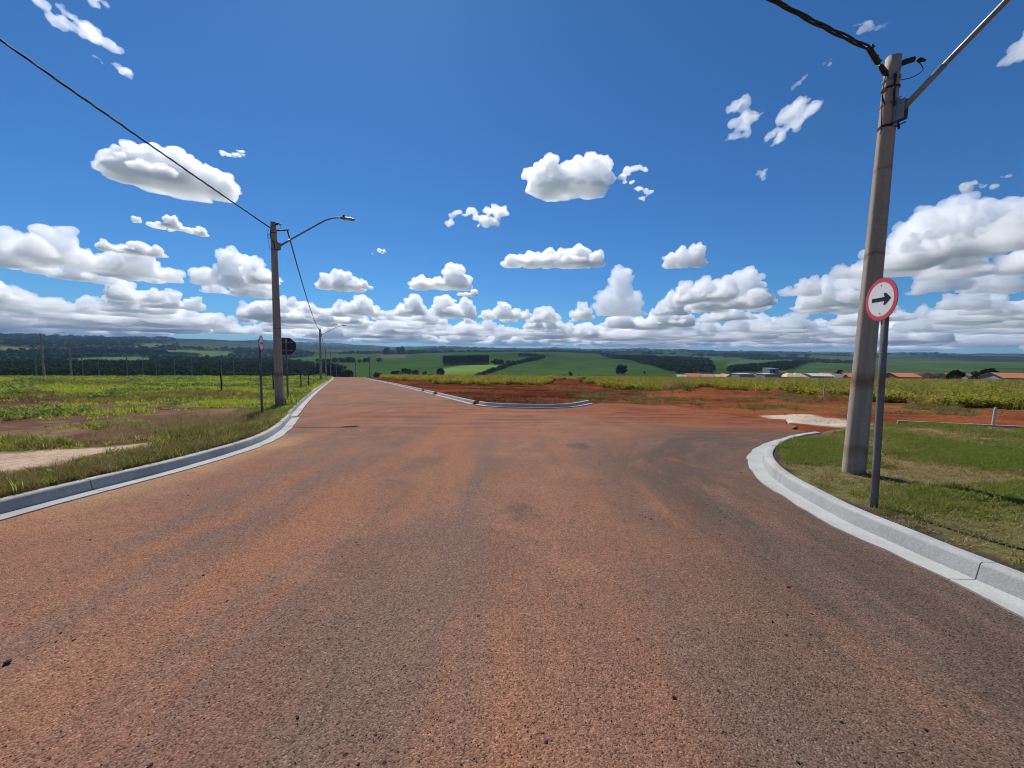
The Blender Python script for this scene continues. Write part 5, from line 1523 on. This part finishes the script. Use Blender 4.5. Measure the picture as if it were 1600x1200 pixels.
cloud('slanting brighter cloud, right of the two high right wisps', 1180, 1690, 320, 105, 16, ragged=.8, n=46, dens=0.026, flat=False, W=140, tilt=(0, R(-24)))
cloud('thin broken wisp above the two slanting clouds', 1052, 1440, 120, 45, 17, ragged=1, n=18, dens=0.02, flat=False, tilt=(0, R(-28)))
cloud('small wisp below the slanting clouds', 1380, 2240, 170, 70, 18, ragged=1, n=20, dens=0.02, flat=False, tilt=(0, R(-12)))
cloud('bright cloud cut by the right edge high up', 1690, 1275, 200, 105, 19, ragged=.5, n=40, dens=0.03, flat=False)
cloud('lens shaped cloud passing behind the near lamp post', 3370, 3440, 740, 200, 20, ragged=.5, n=50, W=320, tilt=(0, R(-8)))
cloud('small puff between the near post and the right edge', 2650, 2270, 190, 95, 21, ragged=.5, n=30)
cloud('towering narrow cloud right of centre above the bank', 2720, 9900, 1150, 1150, 22, n=50, W=800, heads=[(-.6, .55), (0, 1.0), (.55, .5)])
cloud('faint puff behind the twisted cable', 1090, 1260, 85, 45, 23, ragged=1, n=16, dens=0.02, flat=False)
cloud('small heaped cloud right of the left lamp post', -2950, 6700, 640, 330, 24, n=44)
cloud('tiny low puff near the small heaped cloud', -2480, 6560, 230, 120, 25, n=22)
cloud('thin sliver of cloud left of the ragged middle cloud', -1430, 4180, 240, 50, 26, ragged=.6, n=20)
cloud('small cloud above the bank, right of the plump one', -860, 7200, 420, 130, 27, n=34)
cloud('great white cloud heap at the right edge', 4750, 4150, 1150, 560, 28, n=70, W=800, alt=1150)
# the bank above the horizon: many clouds that read as one mass
bank = tag(empty('cloud_bank', (0, 0, BASE_H)), 'bank of heaped clouds lying all along the horizon', 'clouds', kind='stuff')
PROTO = []
for k, (L, W, H, n_) in enumerate([(1500, 1000, 620, 50), (1200, 900, 480, 40), (900, 760, 640, 26), (1700, 1000, 520, 60), (800, 640, 340, 24), (1250, 950, 760, 40), (620, 540, 300, 20), (3600, 1700, 760, 120), (3000, 1500, 620, 110)]):
    me = cloud_mesh(60 + k, L, W, H, n_, max(L / 105, W / 58), amp=0.06); me.materials.append(vap(0.011)); PROTO.append(me)
def puff(k, x, y, s, rz=0.0, sz=1.0, dz=0.0):
    o = bpy.data.objects.new('cloud_heap', PROTO[k]); o.location = (x, y, dz); o.scale = (s, s, s * sz); o.rotation_euler = (0, 0, rz); o.parent = bank; COL.objects.link(o)
    if math.hypot(x, y) > 17000: o.material_slots[0].link = 'OBJECT'; o.material_slots[0].material = vap(0.0045)
rb = np.random.default_rng(12)
# heaps thin out upwards: few near ones stand high, many far ones crowd the horizon
def field(n, b0, b1, d0, d1, s0, s1, z0=.75, z1=1.15, pw=1.0, kinds=(0, 7)):
    for i in range(n):
        d = d0 * (d1 / d0) ** (rb.uniform(0, 1) ** pw); a = math.radians(rb.uniform(b0, b1))
        puff(int(rb.integers(*kinds)), math.sin(a) * d, math.cos(a) * d, rb.uniform(s0, s1) * (d / 12000) ** 0.45, rb.uniform(0, 6.28), rb.uniform(z0, z1))
field(13, -54, -31, 6600, 9500, .55, .85)
field(9, 24, 41, 7800, 10500, .7, 1.0, .9, 1.3)
field(12, 40, 56, 5600, 9500, .6, .95, .9, 1.2)
field(9, -30, 22, 10500, 13500, .6, .85)
field(54, -60, 60, 11000, 20000, .65, 1.0)
field(12, -44, -20, 26000, 60000, 1.1, 1.6, .7, 1.0, 1.0, (7, 9))
field(34, -58, 58, 14500, 26000, .75, 1.05, .7, 1.1, 1.0, (7, 9))
field(60, -60, 60, 24000, 66000, 1.1, 1.7, .7, 1.0, .8, (7, 9))
field(45, -60, 60, 18000, 45000, .8, 1.25)
for i in range(46):     # the same sky goes on around and behind
    b = rb.uniform(62, 298); d = 7000 * (40000 / 7000) ** rb.uniform(0, 1)
    a = math.radians(b); puff(int(rb.integers(2, 9)), math.sin(a) * d, math.cos(a) * d, rb.uniform(.8, 1.5), rb.uniform(0, 6.28), rb.uniform(.8, 1.1))
print('clouds', round(time.time() - T0, 1))

# ------------------------------------------------------------------ haze
HAZE = True
if HAZE:
    m = NT('haze_air')
    pv = m.n('VolumePrincipled')
    pv.inputs['Color'].default_value = (0.40, 0.64, 1.0, 1); pv.inputs['Density'].default_value = 4.6e-5; pv.inputs['Anisotropy'].default_value = 0.1
    m.t.links.new(pv.outputs[0], m.out.inputs['Volume'])
    mb = MB(); mb.box((0, 0, -160), (42000, 42000, 920))
    tag(mb.build('haze', m.m), 'thin blue haze lying over the far hills', 'haze', kind='stuff')
print('done', round(time.time() - T0, 1))
